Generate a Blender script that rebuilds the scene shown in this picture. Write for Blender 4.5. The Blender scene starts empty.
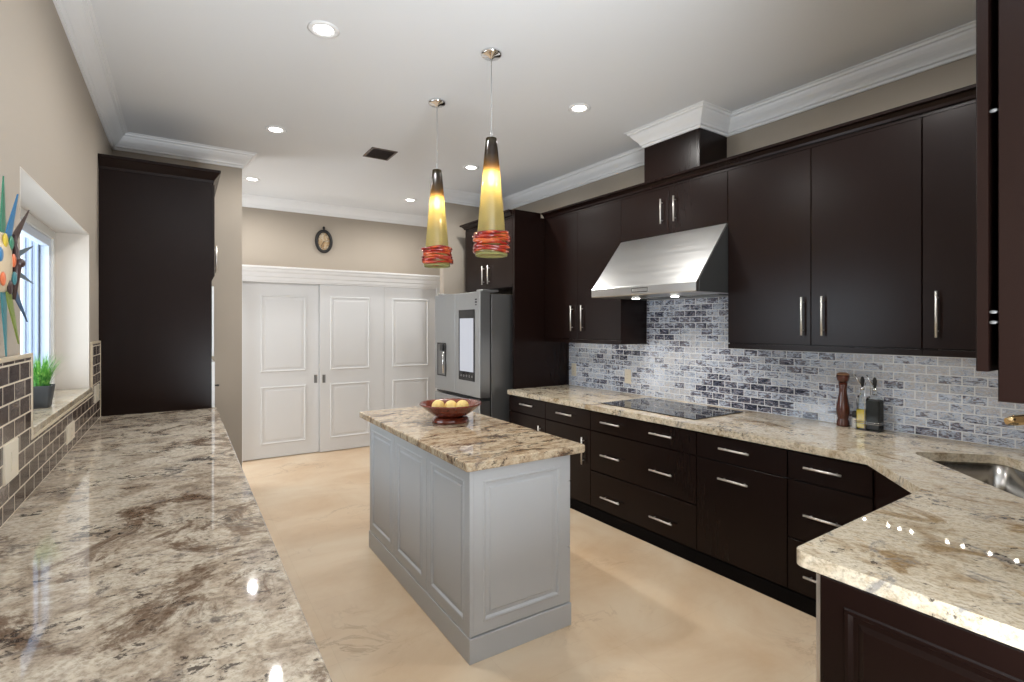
import bpy, bmesh, math, random
from mathutils import Vector, Matrix, Euler
random.seed(7)
S = bpy.context.scene
C = S.collection
PI = math.pi

# ------------------------------------------------------------------ camera, light, exposure
FPX = 515.0                       # focal length in pixels, image 1024 x 682
cam_d = bpy.data.cameras.new('camera'); cam = bpy.data.objects.new('camera', cam_d); C.objects.link(cam)
cam_d.sensor_width = 36; cam_d.lens = 36 * FPX / 1024; cam_d.shift_y = -15 / 1024
cam_d.clip_start = 0.05
cam.location = (0, 0, 1.56)
cam.rotation_euler = (PI / 2, 0, -math.atan(330 / FPX))
S.camera = cam
S.view_settings.view_transform = 'Standard'; S.view_settings.look = 'None'
S.view_settings.gamma = 1; S.view_settings.use_curve_mapping = False
S.view_settings.exposure = 0.80

W = bpy.data.worlds.new('daylight'); S.world = W; W.use_nodes = True
W.node_tree.nodes['Background'].inputs[0].default_value = (0.86, 0.93, 1.0, 1)
W.node_tree.nodes['Background'].inputs[1].default_value = 1.25

def area(name, loc, rot, sx, sy, power, col=(1, 1, 1), spread=PI, shape='RECTANGLE'):
    d = bpy.data.lights.new(name, 'AREA'); d.shape = shape; d.size = sx
    if shape == 'RECTANGLE': d.size_y = sy
    d.energy = power; d.color = col; d.spread = spread
    o = bpy.data.objects.new(name, d); C.objects.link(o); o.location = loc; o.rotation_euler = rot
    return o
# daylight through the big openings of the living room behind the camera, and of the hallway beyond the left wall
area('living_room_daylight', (-3.05, -2.5, 1.45), (0, -PI / 2, 0), 2.6, 3.4, 90, (0.84, 0.92, 1.0))
area('hallway_daylight', (-0.66, 6.4, 1.15), (0, -PI / 2, 0), 1.9, 0.85, 13, (0.95, 0.97, 1.0))
area('kitchen_window_daylight', (-2.6, 3.0, 1.7), (0, -PI / 2, 0), 2.6, 4.0, 150, (0.88, 0.94, 1.0))
# added fill light behind the camera, assumed to be the photographer's flash, aimed up and forward so that it bounces off the ceiling
area('added_bounce_flash', (1.0, -0.75, 0.7), (math.radians(174), 0, 0), 2.0, 1.2, 185, (0.86, 0.93, 1.0))

# ------------------------------------------------------------------ frames: K = kitchen axes, R = right-hand run, turned 1.48 degrees
PHI = math.radians(1.48)
FR = {'K': Matrix.Identity(4), 'R': Matrix.Rotation(PHI, 4, 'Z')}

# ------------------------------------------------------------------ materials
def srgb(r, g, b):
    f = lambda c: (c / 255 / 12.92) if c / 255 <= 0.04045 else ((c / 255 + 0.055) / 1.055) ** 2.4
    return (f(r), f(g), f(b), 1)
def new_mat(name):
    m = bpy.data.materials.new(name); m.use_nodes = True
    nt = m.node_tree; return m, nt, nt.nodes['Principled BSDF']
def plain(name, col, rough=0.5, metal=0.0, coat=0.0, spec=None, emis=None, estr=0, bump=0, bscale=60, trans=0, ior=None, rvar=0.0, cvar=0.0):
    m, nt, b = new_mat(name)
    b.inputs['Base Color'].default_value = col
    b.inputs['Roughness'].default_value = rough; b.inputs['Metallic'].default_value = metal
    b.inputs['Coat Weight'].default_value = coat
    if spec is not None: b.inputs['Specular IOR Level'].default_value = spec
    if emis: b.inputs['Emission Color'].default_value = emis; b.inputs['Emission Strength'].default_value = estr
    if trans: b.inputs['Transmission Weight'].default_value = trans
    if ior: b.inputs['IOR'].default_value = ior
    if bump or cvar:
        tc = nt.nodes.new('ShaderNodeTexCoord'); n = nt.nodes.new('ShaderNodeTexNoise')
        n.inputs['Scale'].default_value = bscale; n.inputs['Detail'].default_value = 4
        nt.links.new(tc.outputs['Object'], n.inputs['Vector'])
        if bump:
            bp = nt.nodes.new('ShaderNodeBump'); bp.inputs['Strength'].default_value = bump; bp.inputs['Distance'].default_value = 0.002
            nt.links.new(n.outputs['Fac'], bp.inputs['Height']); nt.links.new(bp.outputs['Normal'], b.inputs['Normal'])
        if cvar:
            mx = nt.nodes.new('ShaderNodeMix'); mx.data_type = 'RGBA'
            mx.inputs[6].default_value = tuple(c * (1 - cvar) for c in col[:3]) + (1,)
            mx.inputs[7].default_value = tuple(min(1, c * (1 + cvar)) for c in col[:3]) + (1,)
            nt.links.new(n.outputs['Fac'], mx.inputs[0]); nt.links.new(mx.outputs[2], b.inputs['Base Color'])
    return m
def ramp(nt, stops):
    r = nt.nodes.new('ShaderNodeValToRGB'); el = r.color_ramp.elements
    while len(el) < len(stops): el.new(0.5)
    for e, (p, c) in zip(el, stops):
        e.position = p; e.color = c if len(c) == 4 else tuple(c) + (1,)
    return r
def noise(nt, vec, scale, detail=5, rough=0.55, dist=0.0):
    n = nt.nodes.new('ShaderNodeTexNoise'); n.inputs['Scale'].default_value = scale
    n.inputs['Detail'].default_value = detail; n.inputs['Roughness'].default_value = rough; n.inputs['Distortion'].default_value = dist
    nt.links.new(vec, n.inputs['Vector']); return n
def mapping(nt, scale=(1, 1, 1), rot=(0, 0, 0), loc=(0, 0, 0)):
    tc = nt.nodes.new('ShaderNodeTexCoord'); mp = nt.nodes.new('ShaderNodeMapping')
    mp.inputs['Scale'].default_value = scale; mp.inputs['Rotation'].default_value = rot; mp.inputs['Location'].default_value = loc
    nt.links.new(tc.outputs['Object'], mp.inputs['Vector']); return mp.outputs['Vector']
def mixc(nt, fac, a, b):
    mx = nt.nodes.new('ShaderNodeMix'); mx.data_type = 'RGBA'
    nt.links.new(fac, mx.inputs[0])
    for i, v in ((6, a), (7, b)):
        if isinstance(v, tuple): mx.inputs[i].default_value = v
        else: nt.links.new(v, mx.inputs[i])
    return mx.outputs[2]

def granite(name, stretch, rot, base, blot, grey, loc, bth=0.56, dark=0.60, gth=0.54, k=1.0):
    m, nt, b = new_mat(name)
    v = mapping(nt, stretch, (0, 0, rot), loc)
    n1 = noise(nt, v, 9.0 * k, 9, 0.68, 0.5)
    r1 = ramp(nt, [(0.34, base[0]), (0.46, base[1]), (0.56, base[2]), (0.68, base[3])]); nt.links.new(n1.outputs['Fac'], r1.inputs[0])
    # broad mineral patches with ragged, feathered edges
    n2 = noise(nt, v, 3.6 * k, 10, 0.74, 0.9)
    r2 = ramp(nt, [(bth, (0, 0, 0)), (bth + 0.05, (0.75, 0.75, 0.75)), (bth + 0.12, (1, 1, 1))]); nt.links.new(n2.outputs['Fac'], r2.inputs[0])
    c2 = mixc(nt, r2.outputs[0], r1.outputs[0], blot)
    v2 = mapping(nt, (stretch[0] * 0.9, stretch[1] * 1.2, 1), (0, 0, rot + 0.15), (loc[0] + 3.1, loc[1] + 1.7, 0))
    n3 = noise(nt, v2, 7 * k, 10, 0.78, 0.8)
    r3 = ramp(nt, [(gth, (0, 0, 0)), (gth + 0.07, (0.85, 0.85, 0.85))]); nt.links.new(n3.outputs['Fac'], r3.inputs[0])
    c3 = mixc(nt, r3.outputs[0], c2, grey)
    # crystals: fine light / dark grain
    n5 = noise(nt, v, 70, 4, 0.75, 0.2)
    r5 = ramp(nt, [(0.38, (0.60, 0.57, 0.54)), (0.52, (1, 1, 1)), (0.64, (1.12, 1.12, 1.12))]); nt.links.new(n5.outputs['Fac'], r5.inputs[0])
    mul = nt.nodes.new('ShaderNodeMix'); mul.data_type = 'RGBA'; mul.blend_type = 'MULTIPLY'; mul.inputs[0].default_value = 0.8
    nt.links.new(c3, mul.inputs[6]); nt.links.new(r5.outputs[0], mul.inputs[7])
    # dark flecks gathered in drifts
    n4 = noise(nt, v2, 34, 6, 0.75, 0.4); n6 = noise(nt, v2, 4.5, 3, 0.5, 0.2)
    ad = nt.nodes.new('ShaderNodeMath'); ad.operation = 'MULTIPLY_ADD'; nt.links.new(n6.outputs['Fac'], ad.inputs[0]); ad.inputs[1].default_value = 0.55; nt.links.new(n4.outputs['Fac'], ad.inputs[2])
    r4 = ramp(nt, [(dark + 0.275, (0, 0, 0)), (dark + 0.315, (0.85, 0.85, 0.85))]); nt.links.new(ad.outputs[0], r4.inputs[0])
    c4 = mixc(nt, r4.outputs[0], mul.outputs[2], (0.040, 0.030, 0.026, 1))
    nt.links.new(c4, b.inputs['Base Color'])
    b.inputs['Roughness'].default_value = 0.035
    b.inputs['Specular IOR Level'].default_value = 0.5
    return m

def tiles(name, axis, bw, bh, grout, stops, streak, rough=0.12):
    """brick-laid glass tiles: axis = which object axis runs along the wall (the face is perpendicular to x)"""
    m, nt, b = new_mat(name)
    tc = nt.nodes.new('ShaderNodeTexCoord'); sp = nt.nodes.new('ShaderNodeSeparateXYZ'); nt.links.new(tc.outputs['Object'], sp.inputs[0])
    cb = nt.nodes.new('ShaderNodeCombineXYZ'); nt.links.new(sp.outputs['Y'], cb.inputs[0]); nt.links.new(sp.outputs['Z'], cb.inputs[1])
    br = nt.nodes.new('ShaderNodeTexBrick'); nt.links.new(cb.outputs[0], br.inputs['Vector'])
    br.inputs['Scale'].default_value = 1; br.inputs['Brick Width'].default_value = bw; br.inputs['Row Height'].default_value = bh
    br.inputs['Mortar Size'].default_value = 0.0032; br.inputs['Mortar Smooth'].default_value = 0.1; br.inputs['Bias'].default_value = 0
    br.inputs['Color1'].default_value = (0, 0, 0, 1); br.inputs['Color2'].default_value = (1, 1, 1, 1); br.inputs['Mortar'].default_value = (0.5, 0.5, 0.5, 1)
    mp = nt.nodes.new('ShaderNodeMapping'); mp.inputs['Scale'].default_value = (1, 2.6, 1); nt.links.new(cb.outputs[0], mp.inputs['Vector'])
    # shift the marbling for each tile so that it breaks at the joints
    off = nt.nodes.new('ShaderNodeVectorMath'); off.operation = 'MULTIPLY_ADD'
    nt.links.new(br.outputs['Color'], off.inputs[0]); off.inputs[1].default_value = (7.3, 11.1, 5.7); nt.links.new(mp.outputs[0], off.inputs[2])
    n = noise(nt, off.outputs[0], 17, 7, 0.72, 1.6)
    big = noise(nt, cb.outputs[0], 1.6, 3, 0.5, 0.3)
    m1 = nt.nodes.new('ShaderNodeMath'); m1.operation = 'MULTIPLY_ADD'; nt.links.new(n.outputs['Fac'], m1.inputs[0]); m1.inputs[1].default_value = streak
    bw_ = nt.nodes.new('ShaderNodeRGBToBW'); nt.links.new(br.outputs['Color'], bw_.inputs[0])
    m2 = nt.nodes.new('ShaderNodeMath'); m2.operation = 'MULTIPLY_ADD'; nt.links.new(bw_.outputs[0], m2.inputs[0]); m2.inputs[1].default_value = 0.30; m2.inputs[2].default_value = -0.5 * streak - 0.20
    nt.links.new(m2.outputs[0], m1.inputs[2])
    m3 = nt.nodes.new('ShaderNodeMath'); m3.operation = 'ADD'; nt.links.new(m1.outputs[0], m3.inputs[0]); nt.links.new(big.outputs['Fac'], m3.inputs[1])
    r = ramp(nt, stops); nt.links.new(m3.outputs[0], r.inputs[0])
    c = mixc(nt, br.outputs['Fac'], r.outputs[0], grout)
    nt.links.new(c, b.inputs['Base Color'])
    rr = nt.nodes.new('ShaderNodeMapRange'); nt.links.new(br.outputs['Fac'], rr.inputs[0]); rr.inputs[3].default_value = rough; rr.inputs[4].default_value = 0.7
    nt.links.new(rr.outputs[0], b.inputs['Roughness'])
    inv = nt.nodes.new('ShaderNodeMath'); inv.operation = 'SUBTRACT'; inv.inputs[0].default_value = 1; nt.links.new(br.outputs['Fac'], inv.inputs[1])
    ad = nt.nodes.new('ShaderNodeMath'); ad.operation = 'MULTIPLY_ADD'; nt.links.new(n.outputs['Fac'], ad.inputs[0]); ad.inputs[1].default_value = 0.25; nt.links.new(inv.outputs[0], ad.inputs[2])
    bp = nt.nodes.new('ShaderNodeBump'); bp.inputs['Strength'].default_value = 0.5; bp.inputs['Distance'].default_value = 0.0015
    nt.links.new(ad.outputs[0], bp.inputs['Height']); nt.links.new(bp.outputs['Normal'], b.inputs['Normal'])
    return m

def marble_floor():
    m, nt, b = new_mat('cream_marble_floor')
    v = mapping(nt, (1, 1.4, 1), (0, 0, 0.6))
    n1 = noise(nt, v, 1.3, 7, 0.6, 0.6)
    r1 = ramp(nt, [(0.3, srgb(202, 172, 138)), (0.5, srgb(214, 190, 160)), (0.72, srgb(224, 206, 180))]); nt.links.new(n1.outputs['Fac'], r1.inputs[0])
    n2 = noise(nt, v, 2.2, 8, 0.62, 1.2)
    r2 = ramp(nt, [(0.475, (0, 0, 0)), (0.5, (0.5, 0.5, 0.5)), (0.520, (0, 0, 0))]); nt.links.new(n2.outputs['Fac'], r2.inputs[0])
    n3 = noise(nt, v, 1.1, 3, 0.5, 0.2)
    r3 = ramp(nt, [(0.52, (0, 0, 0)), (0.66, (1, 1, 1))]); nt.links.new(n3.outputs['Fac'], r3.inputs[0])
    mu = nt.nodes.new('ShaderNodeMath'); mu.operation = 'MULTIPLY'; nt.links.new(r2.outputs[0], mu.inputs[0]); nt.links.new(r3.outputs[0], mu.inputs[1])
    c = mixc(nt, mu.outputs[0], r1.outputs[0], srgb(150, 118, 90))
    tc = nt.nodes.new('ShaderNodeTexCoord')
    br = nt.nodes.new('ShaderNodeTexBrick'); nt.links.new(tc.outputs['Object'], br.inputs['Vector']); br.offset = 0
    br.inputs['Scale'].default_value = 1; br.inputs['Brick Width'].default_value = 0.61; br.inputs['Row Height'].default_value = 0.61
    br.inputs['Mortar Size'].default_value = 0.0012; br.inputs['Mortar Smooth'].default_value = 0.3
    br.inputs['Color1'].default_value = (0.97, 0.97, 0.97, 1); br.inputs['Color2'].default_value = (1, 1, 1, 1); br.inputs['Mortar'].default_value = (0.9, 0.88, 0.86, 1)
    mul = nt.nodes.new('ShaderNodeMix'); mul.data_type = 'RGBA'; mul.blend_type = 'MULTIPLY'; mul.inputs[0].default_value = 1
    nt.links.new(c, mul.inputs[6]); nt.links.new(br.outputs['Color'], mul.inputs[7]); nt.links.new(mul.outputs[2], b.inputs['Base Color'])
    b.inputs['Roughness'].default_value = 0.28; b.inputs['Specular IOR Level'].default_value = 0.4
    return m

def wood_dark(name, rough=0.27):
    m, nt, b = new_mat(name)
    v = mapping(nt, (9, 9, 0.9))
    n = noise(nt, v, 5, 6, 0.6, 0.4)
    r = ramp(nt, [(0.3, (0.0098, 0.0044, 0.0034)), (0.7, (0.0108, 0.0049, 0.0038))]); nt.links.new(n.outputs['Fac'], r.inputs[0])
    nt.links.new(r.outputs[0], b.inputs['Base Color'])
    b.inputs['Roughness'].default_value = rough; b.inputs['Specular IOR Level'].default_value = 0.18
    return m

def brushed(name, col, rough, axis_scale, metal=1.0):
    m, nt, b = new_mat(name)
    v = mapping(nt, axis_scale)
    n = noise(nt, v, 60, 3, 0.5)
    mr = nt.nodes.new('ShaderNodeMapRange'); nt.links.new(n.outputs['Fac'], mr.inputs[0]); mr.inputs[3].default_value = rough - 0.06; mr.inputs[4].default_value = rough + 0.08
    nt.links.new(mr.outputs[0], b.inputs['Roughness'])
    b.inputs['Base Color'].default_value = col; b.inputs['Metallic'].default_value = metal
    bp = nt.nodes.new('ShaderNodeBump'); bp.inputs['Strength'].default_value = 0.05; bp.inputs['Distance'].default_value = 0.001
    nt.links.new(n.outputs['Fac'], bp.inputs['Height']); nt.links.new(bp.outputs['Normal'], b.inputs['Normal'])
    return m

M = {}
M['wall'] = plain('beige_wall_paint', srgb(164, 154, 141), 0.75, bump=0.12, bscale=120)
M['ceiling'] = plain('ceiling_paint', srgb(222, 223, 224), 0.9, bump=0.1, bscale=90)
M['trim'] = plain('white_trim_paint', srgb(232, 232, 232), 0.4, cvar=0.01, bscale=3)
M['door'] = plain('white_door_paint', srgb(214, 215, 216), 0.38, cvar=0.01, bscale=3)
M['reveal'] = plain('window_reveal_paint', srgb(205, 196, 185), 0.7, bump=0.1, bscale=100)
M['floor'] = marble_floor()
M['wood'] = wood_dark('espresso_stained_wood')
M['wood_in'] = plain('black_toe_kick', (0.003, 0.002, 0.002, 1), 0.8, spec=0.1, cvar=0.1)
M['island'] = plain('grey_island_paint', srgb(188, 190, 192), 0.4, cvar=0.02, bscale=4)
M['nickel'] = brushed('brushed_nickel', (0.74, 0.71, 0.67, 1), 0.42, (1, 1, 1))
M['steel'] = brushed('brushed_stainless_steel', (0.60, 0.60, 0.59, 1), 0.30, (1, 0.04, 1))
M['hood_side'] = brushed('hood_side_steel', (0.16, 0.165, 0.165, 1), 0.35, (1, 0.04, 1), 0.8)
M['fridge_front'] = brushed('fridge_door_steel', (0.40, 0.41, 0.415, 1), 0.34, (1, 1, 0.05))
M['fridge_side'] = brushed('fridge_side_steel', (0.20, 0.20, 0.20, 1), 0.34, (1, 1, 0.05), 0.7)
M['pull'] = plain('grey_metal_pull', (0.20, 0.20, 0.20, 1), 0.4, 0.4, cvar=0.02)
M['chrome'] = plain('polished_chrome', (0.8, 0.8, 0.8, 1), 0.08, 1.0, cvar=0.01)
M['black_glass'] = plain('black_glass', (0.006, 0.006, 0.007, 1), 0.05, cvar=0.05)
M['black'] = plain('black_plastic', (0.012, 0.012, 0.012, 1), 0.4, cvar=0.1)
M['iron'] = plain('black_wrought_iron', (0.006, 0.005, 0.005, 1), 0.45, cvar=0.1)
M['ivory'] = plain('ivory_plastic', srgb(214, 204, 184), 0.35, cvar=0.01)
M['ivory_dark'] = plain('ivory_plastic_slot', srgb(120, 108, 90), 0.5, cvar=0.01)
M['bullnose'] = plain('cream_bullnose_tile', srgb(205, 190, 165), 0.3, cvar=0.06, bscale=20)
M['screen'] = plain('lit_display', (0.1, 0.1, 0.1, 1), 0.2, emis=srgb(206, 210, 222), estr=0.42)
M['icon'] = plain('display_icons', (0.4, 0.4, 0.4, 1), 0.4, cvar=0.05)
M['lens'] = plain('lit_lamp_lens', (1, 1, 1, 1), 0.5, emis=(1, 0.97, 0.92, 1), estr=9)
M['led'] = plain('lit_led', (1, 1, 1, 1), 0.5, emis=(1, 0.93, 0.82, 1), estr=60)
M['bulb'] = plain('lit_frosted_bulb', (1, 1, 1, 1), 0.5, emis=(1, 0.92, 0.74, 1), estr=80)
M['cord'] = plain('clear_silver_cord', (0.45, 0.45, 0.45, 1), 0.4, 0.5, cvar=0.02)
M['bowl'] = plain('red_brown_turned_wood', srgb(104, 44, 28), 0.22, coat=0.5, cvar=0.35, bscale=18)
M['lemon'] = plain('pale_yellow_fruit_skin', srgb(226, 196, 120), 0.5, bump=0.4, bscale=150, cvar=0.08)
M['mill'] = plain('dark_cherry_turned_wood', srgb(82, 40, 28), 0.2, coat=0.4, cvar=0.2, bscale=25)
M['mill_top'] = plain('pale_wood', srgb(168, 124, 92), 0.35, cvar=0.2, bscale=25)  # cap tone, paler than the rest of the mill
M['pot'] = plain('charcoal_pot', srgb(58, 60, 62), 0.55, cvar=0.08)
M['soil'] = plain('dark_soil', srgb(40, 32, 26), 0.95, bump=0.8, bscale=80)
M['vent'] = plain('bronze_vent_paint', srgb(92, 78, 70), 0.45, cvar=0.05)
M['vent_in'] = plain('vent_duct', (0.02, 0.016, 0.014, 1), 0.8, cvar=0.05)
M['win_frame'] = plain('pale_blue_grey_aluminium', srgb(205, 214, 228), 0.4, cvar=0.02)
M['win_white'] = plain('white_window_frame', srgb(222, 220, 214), 0.45, cvar=0.02)
M['shutter'] = plain('blue_grey_storm_shutter', srgb(158, 170, 192), 0.5, cvar=0.03)
M['marker'] = plain('cooktop_print', (0.22, 0.22, 0.22, 1), 0.3, cvar=0.05)
M['sink'] = brushed('sink_steel', (0.48, 0.47, 0.45, 1), 0.22, (1, 1, 0.1))
M['gold'] = plain('champagne_gold_metal', (0.72, 0.52, 0.28, 1), 0.16, 1.0, cvar=0.02)
M['microwave'] = plain('white_appliance', srgb(225, 225, 225), 0.3, cvar=0.01)
def gm():
    m, nt, b = new_mat('clear_window_glass')
    gl = nt.nodes.new('ShaderNodeBsdfGlossy'); gl.inputs['Roughness'].default_value = 0.02
    tr = nt.nodes.new('ShaderNodeBsdfTransparent'); tr.inputs[0].default_value = (0.95, 0.98, 1, 1)
    mx = nt.nodes.new('ShaderNodeMixShader'); mx.inputs[0].default_value = 0.08; nt.links.new(tr.outputs[0], mx.inputs[1]); nt.links.new(gl.outputs[0], mx.inputs[2])
    nt.links.new(mx.outputs[0], nt.nodes['Material Output'].inputs[0]); return m
M['glass'] = gm()
M['bottle'] = plain('clear_bottle_glass', (0.95, 0.97, 0.97, 1), 0.03, trans=1.0, ior=1.15)
M['oil'] = plain('olive_oil', srgb(214, 186, 8), 0.1, cvar=0.1)
M['vinegar'] = plain('dark_vinegar', srgb(24, 26, 24), 0.5, cvar=0.1)
M['salt'] = plain('white_salt', srgb(205, 203, 200), 0.5, cvar=0.05)

def shade_mat():
    """olive glass of the pendants, smoky brown towards the neck"""
    m, nt, b = new_mat('olive_smoked_glass')
    tc = nt.nodes.new('ShaderNodeTexCoord'); sp = nt.nodes.new('ShaderNodeSeparateXYZ'); nt.links.new(tc.outputs['Object'], sp.inputs[0])
    mr = nt.nodes.new('ShaderNodeMapRange'); nt.links.new(sp.outputs['Z'], mr.inputs[0])
    mr.inputs[1].default_value = -0.70; mr.inputs[2].default_value = 0.0
    r = ramp(nt, [(0.0, srgb(208, 198, 140)), (0.45, srgb(210, 198, 144)), (0.64, srgb(208, 192, 146)), (0.76, srgb(132, 104, 58)), (0.86, srgb(78, 56, 30)), (0.93, srgb(60, 44, 26)), (1.0, srgb(84, 72, 44))]); nt.links.new(mr.outputs[0], r.inputs[0])
    tl = nt.nodes.new('ShaderNodeBsdfTranslucent'); nt.links.new(r.outputs[0], tl.inputs[0])
    df = nt.nodes.new('ShaderNodeBsdfDiffuse'); nt.links.new(r.outputs[0], df.inputs[0])
    rf = nt.nodes.new('ShaderNodeBsdfRefraction'); nt.links.new(r.outputs[0], rf.inputs[0]); rf.inputs['Roughness'].default_value = 0.32; rf.inputs['IOR'].default_value = 1.02
    gl = nt.nodes.new('ShaderNodeBsdfGlossy'); gl.inputs['Roughness'].default_value = 0.1
    m1 = nt.nodes.new('ShaderNodeMixShader'); m1.inputs[0].default_value = 0.45; nt.links.new(tl.outputs[0], m1.inputs[1]); nt.links.new(df.outputs[0], m1.inputs[2])
    m2 = nt.nodes.new('ShaderNodeMixShader'); m2.inputs[0].default_value = 0.42; nt.links.new(m1.outputs[0], m2.inputs[1]); nt.links.new(rf.outputs[0], m2.inputs[2])
    m3 = nt.nodes.new('ShaderNodeMixShader'); m3.inputs[0].default_value = 0.06; nt.links.new(m2.outputs[0], m3.inputs[1]); nt.links.new(gl.outputs[0], m3.inputs[2])
    nt.links.new(m3.outputs[0], nt.nodes['Material Output'].inputs[0]); return m
M['shade'] = shade_mat()
def coil_mat():
    m, nt, b = new_mat('red_amber_glass_thread')
    v = mapping(nt, (1, 1, 3)); n = noise(nt, v, 9, 4, 0.6, 0.5)
    r = ramp(nt, [(0.36, srgb(112, 18, 20)), (0.5, srgb(168, 44, 26)), (0.62, srgb(206, 104, 46))]); nt.links.new(n.outputs['Fac'], r.inputs[0])
    nt.links.new(r.outputs[0], b.inputs['Base Color']); b.inputs['Roughness'].default_value = 0.08; b.inputs['Coat Weight'].default_value = 0.6
    b.inputs['Transmission Weight'].default_value = 0.25
    return m
M['coil'] = coil_mat()
M['rim_glass'] = plain('pale_green_glass_rim', srgb(170, 168, 110), 0.1, trans=0.4, ior=1.2)

M['granite_left'] = granite('granite_left_worktop', (0.95, 1.0, 1), 0.3,
    [srgb(134, 118, 102), srgb(174, 160, 142), srgb(198, 187, 170), srgb(184, 170, 150)], srgb(100, 78, 60), srgb(112, 104, 98), (0.4, 0.2, 0), 0.54, 0.60, 0.545, 0.85)
M['granite_right'] = granite('granite_right_worktop', (1.2, 0.85, 1), 0.5,
    [srgb(178, 158, 130), srgb(208, 194, 170), srgb(218, 207, 186), srgb(200, 178, 146)], srgb(156, 130, 94), srgb(146, 142, 138), (5.4, 3.2, 0), 0.56, 0.61, 0.555)
M['granite_island'] = granite('granite_island_worktop', (0.8, 1.7, 1), 0.1,
    [srgb(138, 112, 86), srgb(180, 158, 130), srgb(204, 188, 162), srgb(172, 146, 116)], srgb(92, 60, 42), srgb(116, 104, 94), (9.4, 1.2, 0), 0.545, 0.575, 0.56, 1.2)
M['granite_sill'] = granite('granite_window_sill', (0.9, 0.9, 1), 0.2,
    [srgb(170, 150, 120), srgb(190, 176, 150), srgb(204, 194, 174), srgb(190, 160, 110)], srgb(150, 120, 80), srgb(150, 145, 138), (2.4, 7.2, 0), 0.62, 0.66)
M['tile_right'] = tiles('blue_grey_glass_tiles', 'y', 0.1085, 0.0515, srgb(222, 224, 226),
    [(0.12, srgb(44, 46, 56)), (0.27, srgb(84, 94, 118)), (0.34, srgb(142, 122, 108)), (0.40, srgb(146, 162, 188)), (0.48, srgb(192, 202, 218)), (0.56, srgb(214, 220, 230)), (0.62, srgb(180, 164, 150)), (0.68, srgb(206, 212, 222)), (0.76, srgb(150, 158, 174)), (0.88, srgb(220, 224, 232))], 1.7)
M['tile_left'] = tiles('brown_grey_glass_tiles', 'y', 0.14, 0.064, srgb(202, 190, 170),
    [(0.2, srgb(56, 44, 40)), (0.42, srgb(88, 76, 70)), (0.55, srgb(118, 106, 98)), (0.75, srgb(146, 136, 128))], 1.0)

# ------------------------------------------------------------------ mesh helpers (all coordinates in the frame of their thing)
def B(): return bmesh.new()
def box(bm, x0, y0, z0, x1, y1, z1, Mx=None):
    vs = [bm.verts.new((x, y, z)) for x in (x0, x1) for y in (y0, y1) for z in (z0, z1)]
    if Mx is not None:
        for v in vs: v.co = Mx @ v.co
    fs = [(0, 1, 3, 2), (4, 6, 7, 5), (0, 4, 5, 1), (2, 3, 7, 6), (0, 2, 6, 4), (1, 5, 7, 3)]
    out = [bm.faces.new([vs[i] for i in f]) for f in fs]
    return bm
def lathe(bm, prof, cx=0, cy=0, z0=0, n=32, Mx=None, cap=True):
    rings = []
    for r, z in prof:
        ring = []
        for k in range(n):
            a = 2 * PI * k / n
            co = Vector((cx + r * math.cos(a), cy + r * math.sin(a), z0 + z))
            ring.append(bm.verts.new(Mx @ co if Mx is not None else co))
        rings.append(ring)
    for a, b in zip(rings, rings[1:]):
        for k in range(n):
            f = bm.faces.new((a[k], a[(k + 1) % n], b[(k + 1) % n], b[k])); f.smooth = True
    if cap:
        bm.faces.new(rings[0][::-1]); bm.faces.new(rings[-1])
    return bm
def tube(bm, pts, r, n=10, closed=False, taper=None):
    pts = [Vector(p) for p in pts]; rings = []
    N = len(pts)
    up = None
    for i, p in enumerate(pts):
        if closed: t = (pts[(i + 1) % N] - pts[i - 1]).normalized()
        else: t = (pts[min(i + 1, N - 1)] - pts[max(i - 1, 0)]).normalized()
        if up is None: up = Vector((0, 0, 1)) if abs(t.z) < 0.9 else Vector((1, 0, 0))
        s = t.cross(up).normalized(); u = s.cross(t).normalized(); up = u
        rr = r if taper is None else taper[i]
        rings.append([bm.verts.new(p + s * (rr * math.cos(2 * PI * k / n)) + u * (rr * math.sin(2 * PI * k / n))) for k in range(n)])
    prs = list(zip(rings, rings[1:])) + ([(rings[-1], rings[0])] if closed else [])
    for a, b in prs:
        for k in range(n):
            f = bm.faces.new((a[k], a[(k + 1) % n], b[(k + 1) % n], b[k])); f.smooth = True
    if not closed:
        bm.faces.new(rings[0][::-1]); bm.faces.new(rings[-1])
    return bm
def prism(bm, poly, z0, z1, Mx=None):
    a = [bm.verts.new((x, y, z0)) for x, y in poly]; b = [bm.verts.new((x, y, z1)) for x, y in poly]
    if Mx is not None:
        for v in a + b: v.co = Mx @ v.co
    n = len(poly); bm.faces.new(a[::-1]); bm.faces.new(b)
    for i in range(n): bm.faces.new((a[i], a[(i + 1) % n], b[(i + 1) % n], b[i]))
    return bm
def ellipsoid(bm, c, rx, ry, rz, seg=20, rings=14, rot=None):
    Mx = Matrix.Translation(Vector(c)) @ (rot.to_matrix().to_4x4() if rot else Matrix.Identity(4)) @ Matrix.Diagonal((rx, ry, rz, 1))
    r = bmesh.ops.create_uvsphere(bm, u_segments=seg, v_segments=rings, radius=1, matrix=Mx)
    for v in r['verts']:
        for f in v.link_faces: f.smooth = True
    return bm
def axes(o, u, n):
    """matrix: local x -> u, local y -> up(z), local z -> n (outward)"""
    u = Vector(u).normalized(); n = Vector(n).normalized(); v = Vector((0, 0, 1))
    m = Matrix((u, v, n)).transposed().to_4x4(); m.translation = Vector(o); return m
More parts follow.
